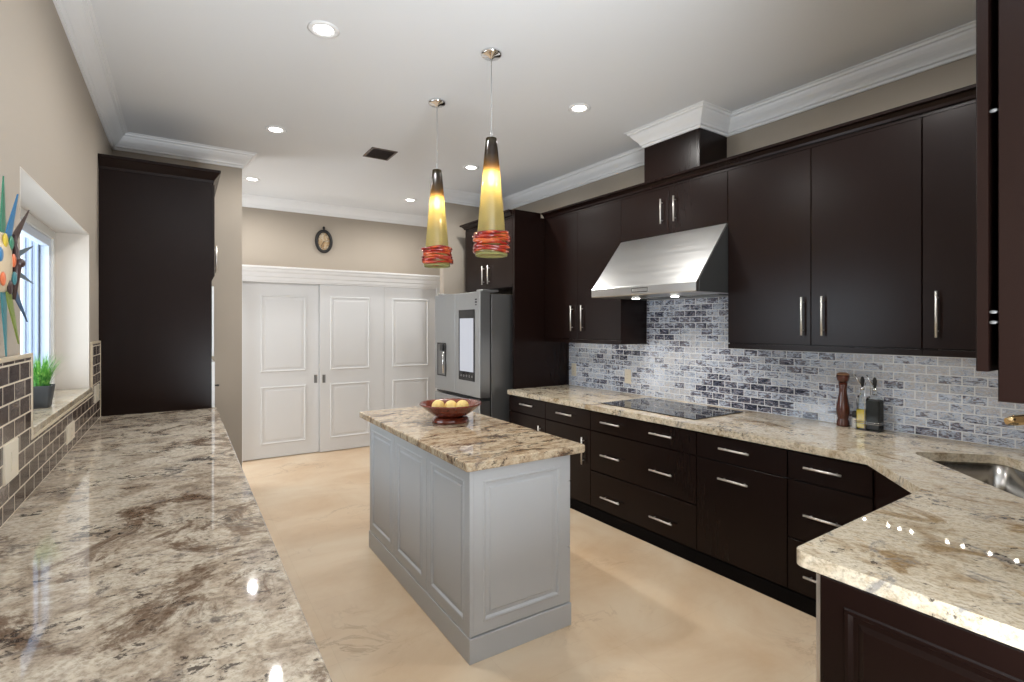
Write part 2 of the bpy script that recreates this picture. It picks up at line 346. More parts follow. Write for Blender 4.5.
def rings_panel(bm, Mx, w, h, prof):
    """nested rectangles: prof = [(inset, height), ...]; last one is capped. local z outward"""
    prev = None
    for ins, z in prof:
        q = [bm.verts.new(Mx @ Vector(p)) for p in ((ins, ins, z), (w - ins, ins, z), (w - ins, h - ins, z), (ins, h - ins, z))]
        if prev is None: bm.faces.new(q[::-1])
        else:
            for i in range(4): bm.faces.new((prev[i], prev[(i + 1) % 4], q[(i + 1) % 4], q[i]))
        prev = q
    bm.faces.new(prev)
    return bm
SLAB = [(0, 0), (0, 0.018), (0.0015, 0.020)]
RAISED = [(0, 0), (0, 0.018), (0.002, 0.020), (0.060, 0.020), (0.064, 0.025), (0.072, 0.025), (0.080, 0.013), (0.092, 0.013), (0.106, 0.019)]
SHAKER = [(0, 0), (0, 0.018), (0.002, 0.020), (0.052, 0.020), (0.058, 0.024), (0.066, 0.022), (0.072, 0.012), (0.088, 0.012), (0.096, 0.017)]

def shade_auto(o): pass
def mkobj(name, bm, mat, parent=None, origin=(0, 0, 0), frame='K', bevel=0, seg=2, mats=None):
    bmesh.ops.recalc_face_normals(bm, faces=bm.faces[:])
    bmesh.ops.translate(bm, verts=bm.verts[:], vec=-Vector(origin))
    me = bpy.data.meshes.new(name); bm.to_mesh(me); bm.free()
    me.materials.append(M[mat] if isinstance(mat, str) else mat)
    o = bpy.data.objects.new(name, me); C.objects.link(o)
    if parent is None: o.matrix_world = FR[frame] @ Matrix.Translation(Vector(origin))
    else: o.parent = parent
    if bevel:
        b = o.modifiers.new('bevel', 'BEVEL'); b.width = bevel; b.segments = seg; b.limit_method = 'ANGLE'; b.angle_limit = math.radians(40)
        b.harden_normals = False
    return o
class Thing:
    def __init__(s, name, label, cat, origin, frame='K', group=None):
        s.o = bpy.data.objects.new(name, None); C.objects.link(s.o); s.o.empty_display_size = 0.1
        s.origin = Vector(origin); s.frame = frame
        s.o.matrix_world = FR[frame] @ Matrix.Translation(s.origin)
        s.o['label'] = label; s.o['category'] = cat
        if group: s.o['group'] = group
    def part(s, name, bm, mat, parent=None, bevel=0, seg=2, label=None):
        o = mkobj(name, bm, mat, parent or s.o, s.origin, s.frame, bevel, seg)
        if label: o['label'] = label
        return o
def single(name, bm, mat, label, cat, origin, frame='K', group=None, bevel=0, seg=2):
    o = mkobj(name, bm, mat, None, origin, frame, bevel, seg); o['label'] = label; o['category'] = cat
    if group: o['group'] = group
    return o
def struct(name, bm, mat, frame='K', parent=None, bevel=0, origin=(0, 0, 0)):
    o = mkobj(name, bm, mat, parent, origin, frame, bevel)
    if parent is None: o['kind'] = 'structure'
    return o
def copy_tree(o, parent=None):
    c = o.copy(); C.objects.link(c); c.parent = parent
    for ch in o.children: copy_tree(ch, c)
    return c
def place(o, frame, loc): o.matrix_world = FR[frame] @ Matrix.Translation(Vector(loc))

def sweep(bm, path, prof, side=1):
    """path: list of (x,y); prof: list of (out, z); out is measured to the side*left normal, mitred"""
    P = [Vector(p) for p in path]; n = len(P); offs = []
    for i in range(n):
        d0 = (P[i] - P[i - 1]).normalized() if i > 0 else None
        d1 = (P[i + 1] - P[i]).normalized() if i < n - 1 else None
        if d0 is None: d0 = d1
        if d1 is None: d1 = d0
        n0 = Vector((-d0.y, d0.x)) * side; n1 = Vector((-d1.y, d1.x)) * side
        b = (n0 + n1); b = b / max(0.2, b.dot(n0)) if b.length > 1e-6 else n0
        offs.append(b)
    rows = [[bm.verts.new((P[i].x + offs[i].x * o, P[i].y + offs[i].y * o, z)) for o, z in prof] for i in range(n)]
    m = len(prof)
    for a, b in zip(rows, rows[1:]):
        for k in range(m): bm.faces.new((a[k], a[(k + 1) % m], b[(k + 1) % m], b[k]))
    bm.faces.new(rows[0]); bm.faces.new(rows[-1][::-1])
    return bm

CZ = 3.19
CROWN = [(0, CZ - 0.135), (0.012, CZ - 0.135), (0.014, CZ - 0.118), (0.026, CZ - 0.112), (0.030, CZ - 0.098), (0.042, CZ - 0.082),
         (0.062, CZ - 0.062), (0.078, CZ - 0.040), (0.084, CZ - 0.026), (0.098, CZ - 0.022), (0.102, CZ - 0.008), (0.116, CZ - 0.006), (0.116, CZ), (0, CZ)]

# ------------------------------------------------------------------ room shell
SH = [(-3.2, -4.4), (4.4, -4.4), (4.4, 7.6), (-0.72, 7.6), (-0.72, -0.68), (-3.2, -0.68)]
struct('floor', prism(B(), SH, -0.10, 0), 'floor')
struct('ceiling', prism(B(), SH, CZ, CZ + 0.12), 'ceiling')
WX = -0.50; WO = -0.72         # inner face of the left wall, outer face
wy0, wy1, wz0, wz1 = 2.56, 4.225, 1.165, 2.145
bm = B()
box(bm, WO, -0.8, 0, WX, wy0, CZ); box(bm, WO, wy1, 0, WX, 5.95, CZ); box(bm, WO, 5.95, 2.12, WX, 6.85, CZ); box(bm, WO, 6.85, 0, WX, 7.25, CZ)
box(bm, WO, wy0, 0, WX, wy1, wz0 - 0.03); box(bm, WO, wy0, wz1, WX, wy1, CZ)
struct('wall_left', bm, 'wall')
M['wall_rear'] = plain('taupe_wall_paint', srgb(112, 98, 86), 0.8, bump=0.1)
struct('wall_rear', box(B(), -3.2, -4.5, 0, 4.4, -4.4, CZ), 'wall_rear')
bm = B(); box(bm, -3.3, -4.4, 0, -3.2, -4.15, CZ); box(bm, -3.3, -0.85, 0, -3.2, -0.68, CZ); box(bm, -3.3, -4.15, 2.75, -3.2, -0.85, CZ)
struct('wall_living_room', bm, 'wall')
struct('wall_left_front', box(B(), -3.2, -0.8, 0, WO, -0.68, CZ), 'wall')
struct('wall_left_back', box(B(), WX, 5.50, 0, 0.48, 5.62, CZ), 'wall')          # stub the left run dies into
struct('wall_back', box(B(), -0.72, 7.25, 0, 4.4, 7.37, CZ), 'wall')
struct('wall_right', box(B(), 3.70, -3.9, 0, 3.82, 7.05, CZ), 'wall', 'R')
struct('wall_right_back', box(B(), 2.80, 5.60, 0, 3.70, 5.70, CZ), 'wall', 'R')
struct('wall_right_front', box(B(), 1.44, -0.12, 0, 3.70, 0.0, CZ), 'wall', 'R')
struct('trim_1', sweep(B(), [(WX, -0.8), (WX, 5.5), (0.48, 5.5), (0.48, 5.62)], CROWN, -1), 'trim')
struct('trim_2', sweep(B(), [(3.70, 0.0), (3.70, 2.42), (3.35, 2.42), (3.35, 2.96), (3.70, 2.96), (3.70, 5.60), (2.80, 5.60), (2.80, 5.70)], CROWN, 1), 'trim', 'R')
struct('trim_3', sweep(B(), [(WX, 7.25), (3.4, 7.25)], CROWN, -1), 'trim')
# window
bm = B()   # plastered reveal lining, slightly lighter paint
box(bm, WO + 0.03, wy1 - 0.003, wz0, WX + 0.001, wy1, wz1); box(bm, WO + 0.03, wy0, wz0, WX + 0.001, wy0 + 0.003, wz1)
box(bm, WO + 0.03, wy0, wz1 - 0.003, WX + 0.001, wy1, wz1)
win = struct('window_1', bm, 'reveal')
def frame_rect(bm, x0, x1, y0, y1, z0, z1, t):
    box(bm, x0, y0, z0, x1, y0 + t, z1); box(bm, x0, y1 - t, z0, x1, y1, z1)
    box(bm, x0, y0 + t, z0, x1, y1 - t, z0 + t); box(bm, x0, y0 + t, z1 - t, x1, y1 - t, z1)
    return bm
struct('window_casing', frame_rect(B(), -0.70, -0.662, wy0 + 0.003, wy1 - 0.003, wz0, wz1 - 0.003, 0.05), 'win_white', parent=win, bevel=0.002)
struct('window_frame', frame_rect(B(), -0.715, -0.675, wy0 + 0.053, wy1 - 0.053, wz0 + 0.05, wz1 - 0.053, 0.05), 'win_frame', parent=win, bevel=0.002)
bm = B(); box(bm, -0.705, 3.36, wz0 + 0.10, -0.68, 3.41, wz1 - 0.10)
struct('window_mullion', bm, 'win_frame', parent=win, bevel=0.002)
struct('window_pane', box(B(), -0.697, wy0 + 0.10, wz0 + 0.10, -0.693, wy1 - 0.10, wz1 - 0.10), 'glass', parent=win)
struct('window_sill', prism(B(), [(WO + 0.05, wy0 + 0.003), (WX, wy0 + 0.003), (WX, 2.69), (WX + 0.0135, 2.69), (WX + 0.0135, 4.259), (WX, 4.259), (WX, wy1 - 0.003), (WO + 0.05, wy1 - 0.003)], wz0 - 0.03, wz0), 'granite_sill', parent=win, bevel=0.004)
# folded storm shutter outside at the far side of the window
bm = B()
for k in range(5):
    x0 = -0.7205 - k * 0.014
    box(bm, x0 - 0.0139, 4.10 + (0.006 if k % 2 else 0), 1.0, x0, 4.34, 2.35)
single('storm_shutter', bm, 'shutter', 'pale blue grey storm shutter folded outside the window on the left', 'shutter', (-0.79, 4.1, 1.0), bevel=0.003)

# white closet front on the back wall
DY = 6.60
bm = B()
box(bm, 0.40, DY - 0.01, 0, 0.58, 7.245, 2.10); box(bm, 2.98, DY - 0.01, 0, 3.04, 7.245, 2.10)
box(bm, 0.40, DY, 2.072, 3.04, 7.245, 2.20); box(bm, 0.58, 6.72, 0, 2.98, 7.245, 2.072)
sweep(bm, [(0.40, DY), (3.04, DY)], [(0, 2.09), (0.012, 2.09), (0.014, 2.13), (0.026, 2.14), (0.028, 2.18), (0.045, 2.20), (0.05, 2.225), (0.066, 2.235), (0.066, 2.255), (0, 2.255)], -1)
box(bm, 0.40, DY, 2.20, 3.04, 7.245, 2.255)
struct('trim_4', bm, 'trim', bevel=0.002)
def closet_door(n, x0, x1, y, px0, px1, pull):
    w = x1 - x0
    bm = B(); box(bm, x0, y, 0.008, x1, y + 0.038, 2.07)
    d = struct('door_%d' % n, bm, 'door', bevel=0.002)
    pr = [(0, 0), (0.006, 0.009), (0.016, 0.009), (0.022, 0.001), (0.040, 0.001), (0.056, 0.005)]
    for z0, z1 in ((0.165, 0.845), (1.015, 1.925)):
        bm = B(); rings_panel(bm, axes((px0, y, z0), (1, 0, 0), (0, -1, 0)), px1 - px0, z1 - z0, pr)
        struct('door_panel', bm, 'door', parent=d)
    if pull:
        bm = B(); rings_panel(bm, axes((pull - 0.018, y - 0.0005, 0.86), (1, 0, 0), (0, -1, 0)), 0.036, 0.10, [(0, 0), (0, 0.003), (0.004, 0.004), (0.007, 0.001)])
        struct('door_handle', bm, 'pull', parent=d)
closet_door(1, 0.582, 1.425, DY + 0.045, 0.775, 1.275, 1.385)
closet_door(2, 1.428, 2.235, DY + 0.004, 1.550, 2.045, 1.475)
closet_door(3, 2.238, 2.978, DY + 0.006, 2.350, 2.865, None)

# ------------------------------------------------------------------ ceiling fittings
def can(x, y, label):
    t = Thing('recessed_light', label, 'ceiling light', (x, y, CZ), group='recessed ceiling lights')
    bm = B(); lathe(bm, [(0.082, 0), (0.084, -0.004), (0.070, -0.008), (0.054, -0.006), (0.050, -0.001)], x, y, CZ, 36, cap=False)
    t.part('trim_ring', bm, 'trim')
    bm = B(); lathe(bm, [(0.051, -0.002), (0.046, -0.005), (0.02, -0.006)], x, y, CZ, 36); t.part('lens', bm, 'lens')
    l = bpy.data.lights.new('recessed_lamp', 'SPOT'); l.energy = 30; l.color = (1, 0.975, 0.94); l.spot_size = math.radians(172); l.spot_blend = 0.55; l.shadow_soft_size = 0.03
    o = bpy.data.objects.new('recessed_lamp', l); C.objects.link(o); o.location = (x, y, CZ - 0.02)
can(0.655, 2.94, 'round recessed ceiling light nearest the crown moulding corner, topmost left in the photo')
can(0.655, 4.65, 'round recessed ceiling light above the floor between left cabinet and island')
can(0.655, 6.36, 'round recessed ceiling light beyond the left wall end, near the white closet')
can(2.50, 2.97, 'round recessed ceiling light nearest the dark chimney cover above the hood')
can(2.50, 4.68, 'round recessed ceiling light between the two glass pendants')
can(2.48, 6.31, 'round recessed ceiling light just left of the farther pendant shade')
can(2.50, 1.24, 'round recessed ceiling light at the top edge of the photo above the right cabinets')

t = Thing('ceiling_vent', 'dark bronze rectangular air vent set in the ceiling', 'vent', (1.58, 4.77, CZ))
bm = B(); frame = (1.455, 1.70, 4.63, 4.92)
box(bm, 1.455, 4.63, CZ - 0.008, 1.70, 4.65, CZ); box(bm, 1.455, 4.90, CZ - 0.008, 1.70, 4.92, CZ)
box(bm, 1.455, 4.65, CZ - 0.008, 1.475, 4.90, CZ); box(bm, 1.68, 4.65, CZ - 0.008, 1.70, 4.90, CZ)
t.part('frame', bm, 'vent', bevel=0.002)
t.part('duct', box(B(), 1.475, 4.65, CZ - 0.002, 1.68, 4.90, CZ - 0.001), 'vent_in')
bm = B()
for k in range(9):
    y = 4.665 + k * 0.0275
    box(bm, -0.1025, -0.010, -0.001, 0.1025, 0.010, 0.001, Matrix.Translation((1.5775, y, CZ - 0.007)) @ Matrix.Rotation(0.5, 4, 'X'))
t.part('louvres', bm, 'vent')

# ------------------------------------------------------------------ pendants
def pendant(x, y, ztop, label):
    t = Thing('pendant_lamp', label, 'pendant light', (x, y, ztop), group='glass cone pendants over the island')
    bm = B(); lathe(bm, [(0.058, CZ - ztop), (0.064, CZ - ztop - 0.006), (0.064, CZ - ztop - 0.014), (0.055, CZ - ztop - 0.024), (0.02, CZ - ztop - 0.028), (0.008, CZ - ztop - 0.04)], x, y, ztop, 36)
    t.part('canopy', bm, 'chrome')
    t.part('cord', tube(B(), [(x, y, CZ - 0.03), (x, y, ztop + 0.0)], 0.0028, 8), 'cord')
    t.part('cord_grip', lathe(B(), [(0.006, 0), (0.007, 0.03), (0.004, 0.05)], x, y, ztop, 12), 'cord')
    # shade: open glass cone
    H = 0.695; bm = B(); prof = []
    for i in range(25):
        f = i / 24; z = -f * H; r = 0.032 + (0.094 - 0.032) * (f ** 0.92)
        prof.append((r, z))
    inner = [(r - 0.004, z) for r, z in prof[::-1]]
    lathe(bm, [(0.008, 0.0)] + prof + inner, x, y, ztop, 40, cap=False)
    sh = t.part('lamp_shade', bm, 'shade')
    # coils of coloured glass thread around the foot
    rnd = random.Random(int(y * 100)); bm = B()
    for j in range(6):
        zc = -0.572 - j * 0.0200; pts = []
        ph = rnd.random() * 6; ph2 = rnd.random() * 6; tp_ = []
        for k in range(36):
            a = 2 * PI * k / 36
            rr = 0.0905 + 0.004 * j / 6 + 0.0075 + 0.005 * math.sin(2 * a + ph) + 0.002 * math.sin(7 * a + ph2)
            pts.append((x + rr * math.cos(a), y + rr * math.sin(a), ztop + zc + 0.005 * math.sin(2 * a + ph * 2)))
            tp_.append(0.0105 + 0.0025 * math.sin(3 * a + ph2))
        tube(bm, pts, 0.0105, 10, closed=True, taper=tp_)
    t.part('glass_thread', bm, 'coil', parent=sh, label='red and amber glass thread wound round the foot of the shade')
    t.part('shade_rim', lathe(B(), [(0.0955, -0.688), (0.097, -0.694), (0.0955, -0.700), (0.091, -0.700), (0.0895, -0.694), (0.091, -0.688), (0.0955, -0.688)], x, y, ztop, 40, cap=False), 'rim_glass', parent=sh)
    t.part('bulb', ellipsoid(B(), (x, y, ztop - 0.235), 0.019, 0.019, 0.048, 16, 12), 'bulb')
    l = bpy.data.lights.new('pendant_bulb', 'POINT'); l.energy = 2.6; l.color = (1, 0.93, 0.78); l.shadow_soft_size = 0.02
    o = bpy.data.objects.new('pendant_bulb', l); C.objects.link(o); o.location = (x, y, ztop - 0.262)
    t.part('socket', lathe(B(), [(0.018, -0.19), (0.020, -0.12), (0.014, -0.10), (0.010, -0.03)], x, y, ztop, 20), 'nickel')
pendant(1.552, 2.65, 2.677, 'olive glass cone pendant with red glass band, the nearer and larger in view')
pendant(1.558, 3.44, 2.690, 'olive glass cone pendant with red glass band, the farther one, left of its twin')

# ------------------------------------------------------------------ generic handles
def bar_h(bm, y0, y1, z, xf, s=-1, r=0.0065, off=0.028):
    """horizontal bar pull on a face x = xf looking along s*x"""
    tube(bm, [(xf + s * off, y0, z), (xf + s * off, y1, z)], r, 10)
    L = y1 - y0
    for y in (y0 + 0.16 * L, y1 - 0.16 * L): tube(bm, [(xf, y, z), (xf + s * off, y, z)], r * 0.6, 8)
    return bm
def bar_v(bm, y, z0, z1, xf, s=-1, r=0.0065, off=0.028):
    tube(bm, [(xf + s * off, y, z0), (xf + s * off, y, z1)], r, 10)
    L = z1 - z0
    for z in (z0 + 0.14 * L, z1 - 0.14 * L): tube(bm, [(xf, y, z), (xf + s * off, y, z)], r * 0.6, 8)
    return bm
def slab_front(y0, y1, z0, z1, xf, prof=SLAB):
    """front facing -x; its outer face at xf"""
    bm = B(); rings_panel(bm, axes((xf + 0.020, y1, z0), (0, -1, 0), (-1, 0, 0)), y1 - y0, z1 - z0, prof); return bm

# ------------------------------------------------------------------ right run: base cabinets (frame R)
FX = 2.895       # face of the fronts
g = 0.003
def base_cab(y0, y1, label, fronts, name='base_cabinet'):
    t = Thing(name, label, 'base cabinet', ((FX + 3.69) / 2, (y0 + y1) / 2, 0), 'R', 'dark base cabinets along the right wall')
    bm = B(); box(bm, FX + 0.022, y0 + 0.0005, 0.085, 3.695, y1 - 0.0005, 0.872); t.part('carcass', bm, 'wood')
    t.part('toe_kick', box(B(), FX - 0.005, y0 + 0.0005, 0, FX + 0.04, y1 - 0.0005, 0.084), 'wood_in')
    for kind, a, b, z0, z1, hs in fronts:
        p = t.part(kind, slab_front(a + g, b - g, z0, z1, FX), 'wood')
        for h in hs:
            bm = B()
            if h[0] == 'h': bar_h(bm, h[1], h[2], h[3], FX)
            else: bar_v(bm, h[1], h[2], h[3], FX)
            t.part('handle', bm, 'nickel', parent=p)
base_cab(3.727, 4.325, 'dark base cabinet at far end beside the refrigerator panel, one drawer over a door',
    [('drawer', 3.727, 4.325, 0.713, 0.862, [('h', 3.90, 4.10, 0.803)]), ('door', 3.727, 4.325, 0.092, 0.705, [('v', 3.80, 0.42, 0.64)])])
base_cab(3.128, 3.727, 'dark base cabinet left of the wide drawer stack, upright handle on its door',
    [('drawer', 3.128, 3.727, 0.713, 0.862, [('h', 3.34, 3.54, 0.797)]), ('door', 3.128, 3.727, 0.092, 0.705, [('v', 3.205, 0.415, 0.64)])])
base_cab(2.116, 3.128, 'wide dark base cabinet of three deep drawers with paired handles below the cooktop',
    [('drawer', 2.116, 3.128, a, b, [('h', 2.785, 2.985, z), ('h', 2.295, 2.49, z)]) for a, b, z in ((0.713, 0.862, 0.797), (0.388, 0.705, 0.536), (0.092, 0.380, 0.204))])
base_cab(1.522, 2.116, 'dark base cabinet with a drawer over a large pull-out front with horizontal handle',
    [('drawer', 1.522, 2.116, 0.713, 0.862, [('h', 1.738, 1.936, 0.797)]), ('pull_out_front', 1.522, 2.116, 0.092, 0.705, [('h', 1.745, 1.942, 0.609)])])
base_cab(1.10, 1.522, 'dark base cabinet of three drawers next to the angled corner',
    [('drawer', 1.10, 1.522, a, b, [('h', 1.235, 1.422, z)]) for a, b, z in ((0.713, 0.862, 0.793), (0.388, 0.705, 0.535), (0.092, 0.380, 0.202))])
# angled corner cabinet
t = Thing('corner_cabinet', 'dark corner base cabinet with a diagonal front under the sink', 'base cabinet', (3.1, 0.6, 0), 'R')
t.part('carcass', prism(B(), [(2.925, 1.099), (3.695, 1.099), (3.695, 0.005), (2.52, 0.005), (2.52, 0.735)], 0.085, 0.69), 'wood')
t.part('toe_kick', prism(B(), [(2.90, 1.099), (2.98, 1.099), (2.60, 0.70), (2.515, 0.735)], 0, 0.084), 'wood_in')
dv = Vector((2.510 - 2.903, 0.757 - 1.097, 0)); ln = dv.length; du = dv.normalized(); dn = Vector((du.y, -du.x, 0))
if dn.x > 0: dn = -dn
bm = B(); rings_panel(bm, axes(Vector((2.903, 1.097, 0.092)) - dn * 0.016, du, dn), ln, 0.77, SLAB); t.part('door', bm, 'wood')
# peninsula cabinets along the near wall
t = Thing('peninsula_cabinet', 'dark peninsula base cabinet with raised end panel under the near right worktop', 'base cabinet', (2.0, 0.37, 0), 'R')
t.part('carcass', box(B(), 1.522, 0.005, 0.085, 2.515, 0.690, 0.872), 'wood')
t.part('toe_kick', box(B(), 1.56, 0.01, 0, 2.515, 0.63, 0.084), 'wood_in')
for a, b in ((1.545, 2.03), (2.034, 2.515)):
    bm = B(); rings_panel(bm, axes((b - g, 0.692, 0.092), (-1, 0, 0), (0, 1, 0)), b - a - 2 * g, 0.77, SLAB)
    p = t.part('door', bm, 'wood')
    x = b - 0.06 if a < 2 else a + 0.06
    bm = B(); bx = [(x, 0.744, 0.62), (x, 0.744, 0.80)]; tube(bm, bx, 0.006, 10)
    for z in (0.64, 0.78): tube(bm, [(x, 0.712, z), (x, 0.744, z)], 0.005, 8)
    t.part('handle', bm, 'nickel', parent=p)
bm = B(); rings_panel(bm, axes((1.522, 0.700, 0.0), (0, -1, 0), (-1, 0, 0)), 0.69, 0.872, RAISED)
t.part('end_panel', bm, 'wood', label='dark end panel with a raised moulded rectangle')
t.part('edge_strip', box(B(), 1.504, 0.7005, 0.0, 1.543, 0.711, 0.872), 'nickel', label='pale metal strip on the front edge')

# worktop with the sink cut out
def slab_with_hole(poly, hole, z0, z1):
    bm = B()
    def loop(p): 
        vs = [bm.verts.new((x, y, z1)) for x, y in p]
        return [bm.edges.new((vs[i], vs[(i + 1) % len(vs)])) for i in range(len(vs))]
    ed = loop(poly) + (loop(hole) if hole else [])
    r = bmesh.ops.triangle_fill(bm, edges=ed, use_beauty=True)
    fs = [f for f in bm.faces]
    ex = bmesh.ops.extrude_face_region(bm, geom=fs)
    vs = [v for v in ex['geom'] if isinstance(v, bmesh.types.BMVert)]
    bmesh.ops.translate(bm, verts=vs, vec=(0, 0, z0 - z1))
    return bm
def round_rect(c, u, v, hu, hv, r, n=6):
    pts = []
    for su, sv, a0 in ((1, 1, 0), (-1, 1, PI / 2), (-1, -1, PI), (1, -1, 1.5 * PI)):
        for k in range(n + 1):
            a = a0 + PI / 2 * k / n
            pu = su * (hu - r) + r * math.cos(a); pv = sv * (hv - r) + r * math.sin(a)
            pts.append((c[0] + u[0] * pu + v[0] * pv, c[1] + u[1] * pu + v[1] * pv))
    return pts
q = math.sqrt(0.5)
SC = (3.035, 0.625); SU = (-q, -q); SV = (q, -q)
sink_hole = round_rect(SC, SU, SV, 0.385, 0.20, 0.06)
top_poly = [(2.875, 4.326), (3.698, 4.326), (3.698, 0.002), (1.502, 0.002)]
for k in range(7):
    a = PI - (PI / 2) * k / 6; top_poly.append((1.502 + 0.03 + 0.03 * math.cos(a), 0.745 + 0.03 * math.sin(a)))
top_poly += [(2.475, 0.775), (2.875, 1.12)]
bm = slab_with_hole(top_poly, sink_hole, 0.875, 0.918)
single('granite_worktop', bm, 'granite_right', 'long cream granite worktop on the dark right-hand cabinets, with cooktop and sink', 'worktop', (2.9, 1.6, 0.875), 'R', bevel=0.008, seg=3)
# sink
t = Thing('kitchen_sink', 'stainless steel undermount sink sunk in the right worktop corner', 'sink', (SC[0], SC[1], 0.70), 'R')
bm = B()
def ring_pts(hu, hv, r, z): return [bm.verts.new((x, y, z)) for x, y in round_rect(SC, SU, SV, hu, hv, r)]
prev = None
for hu, hv, r, z in ((0.405, 0.22, 0.07, 0.8735), (0.387, 0.202, 0.062, 0.8735), (0.383, 0.198, 0.06, 0.74), (0.37, 0.185, 0.05, 0.705), (0.34, 0.155, 0.04, 0.70), (0.04, 0.04, 0.035, 0.698)):
    cur = ring_pts(hu, hv, r, z)
    if prev:
        for i in range(len(cur)):
            f = bm.faces.new((prev[i], prev[(i + 1) % len(cur)], cur[(i + 1) % len(cur)], cur[i])); f.smooth = True
    prev = cur
bm.faces.new(prev)
t.part('basin', bm, 'sink')
t.part('drain', lathe(B(), [(0.04, 0), (0.042, 0.003), (0.03, 0.002), (0.012, 0.0045)], SC[0], SC[1], 0.6985, 24), 'chrome')
# faucet
t = Thing('kitchen_faucet', 'gold toned tap spout reaching over the sink at right edge', 'faucet', (3.42, 0.29, 0.918), 'R')
t.part('base', lathe(B(), [(0.028, 0), (0.028, 0.006), (0.019, 0.012), (0.017, 0.10), (0.014, 0.11)], 3.42, 0.29, 0.918, 24), 'gold')
dirx, diry = (2.98 - 3.42), (0.66 - 0.29); L = math.hypot(dirx, diry); dx, dy = dirx / L, diry / L
pts = [(3.42, 0.29, 1.02)] + [(3.42 + dx * s, 0.29 + dy * s, z) for s, z in ((0.01, 1.08), (0.06, 1.14), (0.14, 1.18), (0.24, 1.19), (0.34, 1.18), (0.42, 1.165))]
t.part('spout', tube(B(), pts, 0.012, 14), 'gold')
e = Vector((3.42 + dx * 0.415, 0.29 + dy * 0.415, 1.166)); e2 = e + Vector((dx, dy, -0.12)).normalized() * 0.13
t.part('spray_head', tube(B(), [e, e.lerp(e2, 0.3), e.lerp(e2, 0.75), e2], 0.02, 16, taper=[0.013, 0.021, 0.023, 0.014]), 'gold')
t.part('lever', tube(B(), [(3.44, 0.31, 0.99), (3.50, 0.36, 1.02)], 0.006, 10), 'gold')

# cooktop
t = Thing('induction_cooktop', 'black glass electric cooktop set flush in the right worktop under the hood', 'cooktop', (3.29, 2.66, 0.918), 'R')
bm = B(); box(bm, 3.0, 2.205, 0.9182, 3.575, 3.115, 0.9245); t.part('glass_plate', bm, 'black_glass', bevel=0.002)
for cx, cy, r in ((3.17, 2.42, 0.085), (3.42, 2.42, 0.105), (3.33, 2.68, 0.12), (3.17, 2.93, 0.10), (3.43, 2.92, 0.08)):
    bm = B()
    for rr in (r, r * 0.62):
        lathe(bm, [(rr, 0), (rr + 0.0015, 0.0003), (rr + 0.003, 0)], cx, cy, 0.9246, 48, cap=False)
    t.part('burner_ring', bm, 'marker')
for k in range(6): t.part('control_mark', box(B(), 3.02, 2.54 + k * 0.045, 0.9246, 3.032, 2.555 + k * 0.045, 0.9249), 'marker')

# tiled splashback on the right wall
single('tile_backsplash', box(B(), 3.688, 0.003, 0.9185, 3.6995, 4.326, 1.392), 'tile_right', 'blue grey glass brick tile backsplash along the right wall behind cooktop and pepper mill', 'backsplash', (3.688, 2.0, 0.9185), 'R')
bm = B(); box(bm, 3.688, 2.190, 1.392, 3.6995, 3.228, 1.80)
o = mkobj('tile_field', bm, 'tile_right', None, (3.688, 2.0, 0.9185), 'R'); par = bpy.data.objects['tile_backsplash']; o.parent = par; o.matrix_parent_inverse = Matrix.Identity(4); o.matrix_basis = Matrix.Identity(4)
o['label'] = 'taller tiled field below the hood'

# wall plates
def wall_plate(frame, xf, s, y0, y1, z0, z1, label, group, kind):
    t = Thing('wall_outlet' if kind == 'outlet' else 'light_switch', label, 'outlet' if kind == 'outlet' else 'switch', (xf, (y0 + y1) / 2, z0), frame, group)
    n = (-1, 0, 0) if s < 0 else (1, 0, 0); u = (0, -1, 0) if s < 0 else (0, 1, 0)
    bm = B(); rings_panel(bm, axes((xf, y1 if s < 0 else y0, z0), u, n), y1 - y0, z1 - z0, [(0, 0), (0, 0.004), (0.003, 0.006)]); t.part('cover_plate', bm, 'ivory')
    yc = (y0 + y1) / 2; zc = (z0 + z1) / 2
    bm = B(); x0 = xf + s * 0.006; x1 = xf + s * 0.0085
    box(bm, min(x0, x1), yc - 0.017, zc - 0.033, max(x0, x1), yc + 0.017, zc + 0.033)
    ins = t.part('rocker' if kind != 'outlet' else 'socket', bm, 'ivory', bevel=0.001)
    if kind == 'outlet':
        for dz in (-0.018, 0.018):
            for dy in (-0.006, 0.006): t.part('slot', box(B(), min(x1, x1 + s * 0.0004), yc + dy - 0.001, zc + dz - 0.004, max(x1, x1 + s * 0.0004), yc + dy + 0.001, zc + dz + 0.004), 'ivory_dark', parent=ins)
wall_plate('R', 3.688, -1, 4.205, 4.280, 1.02, 1.155, 'cream wall plate on the backsplash beside the refrigerator panel', 'cream plates on the right backsplash', 'outlet')
wall_plate('R', 3.688, -1, 3.42, 3.50, 1.01, 1.145, 'cream wall plate on the backsplash behind the cooktop corner', 'cream plates on the right backsplash', 'outlet')

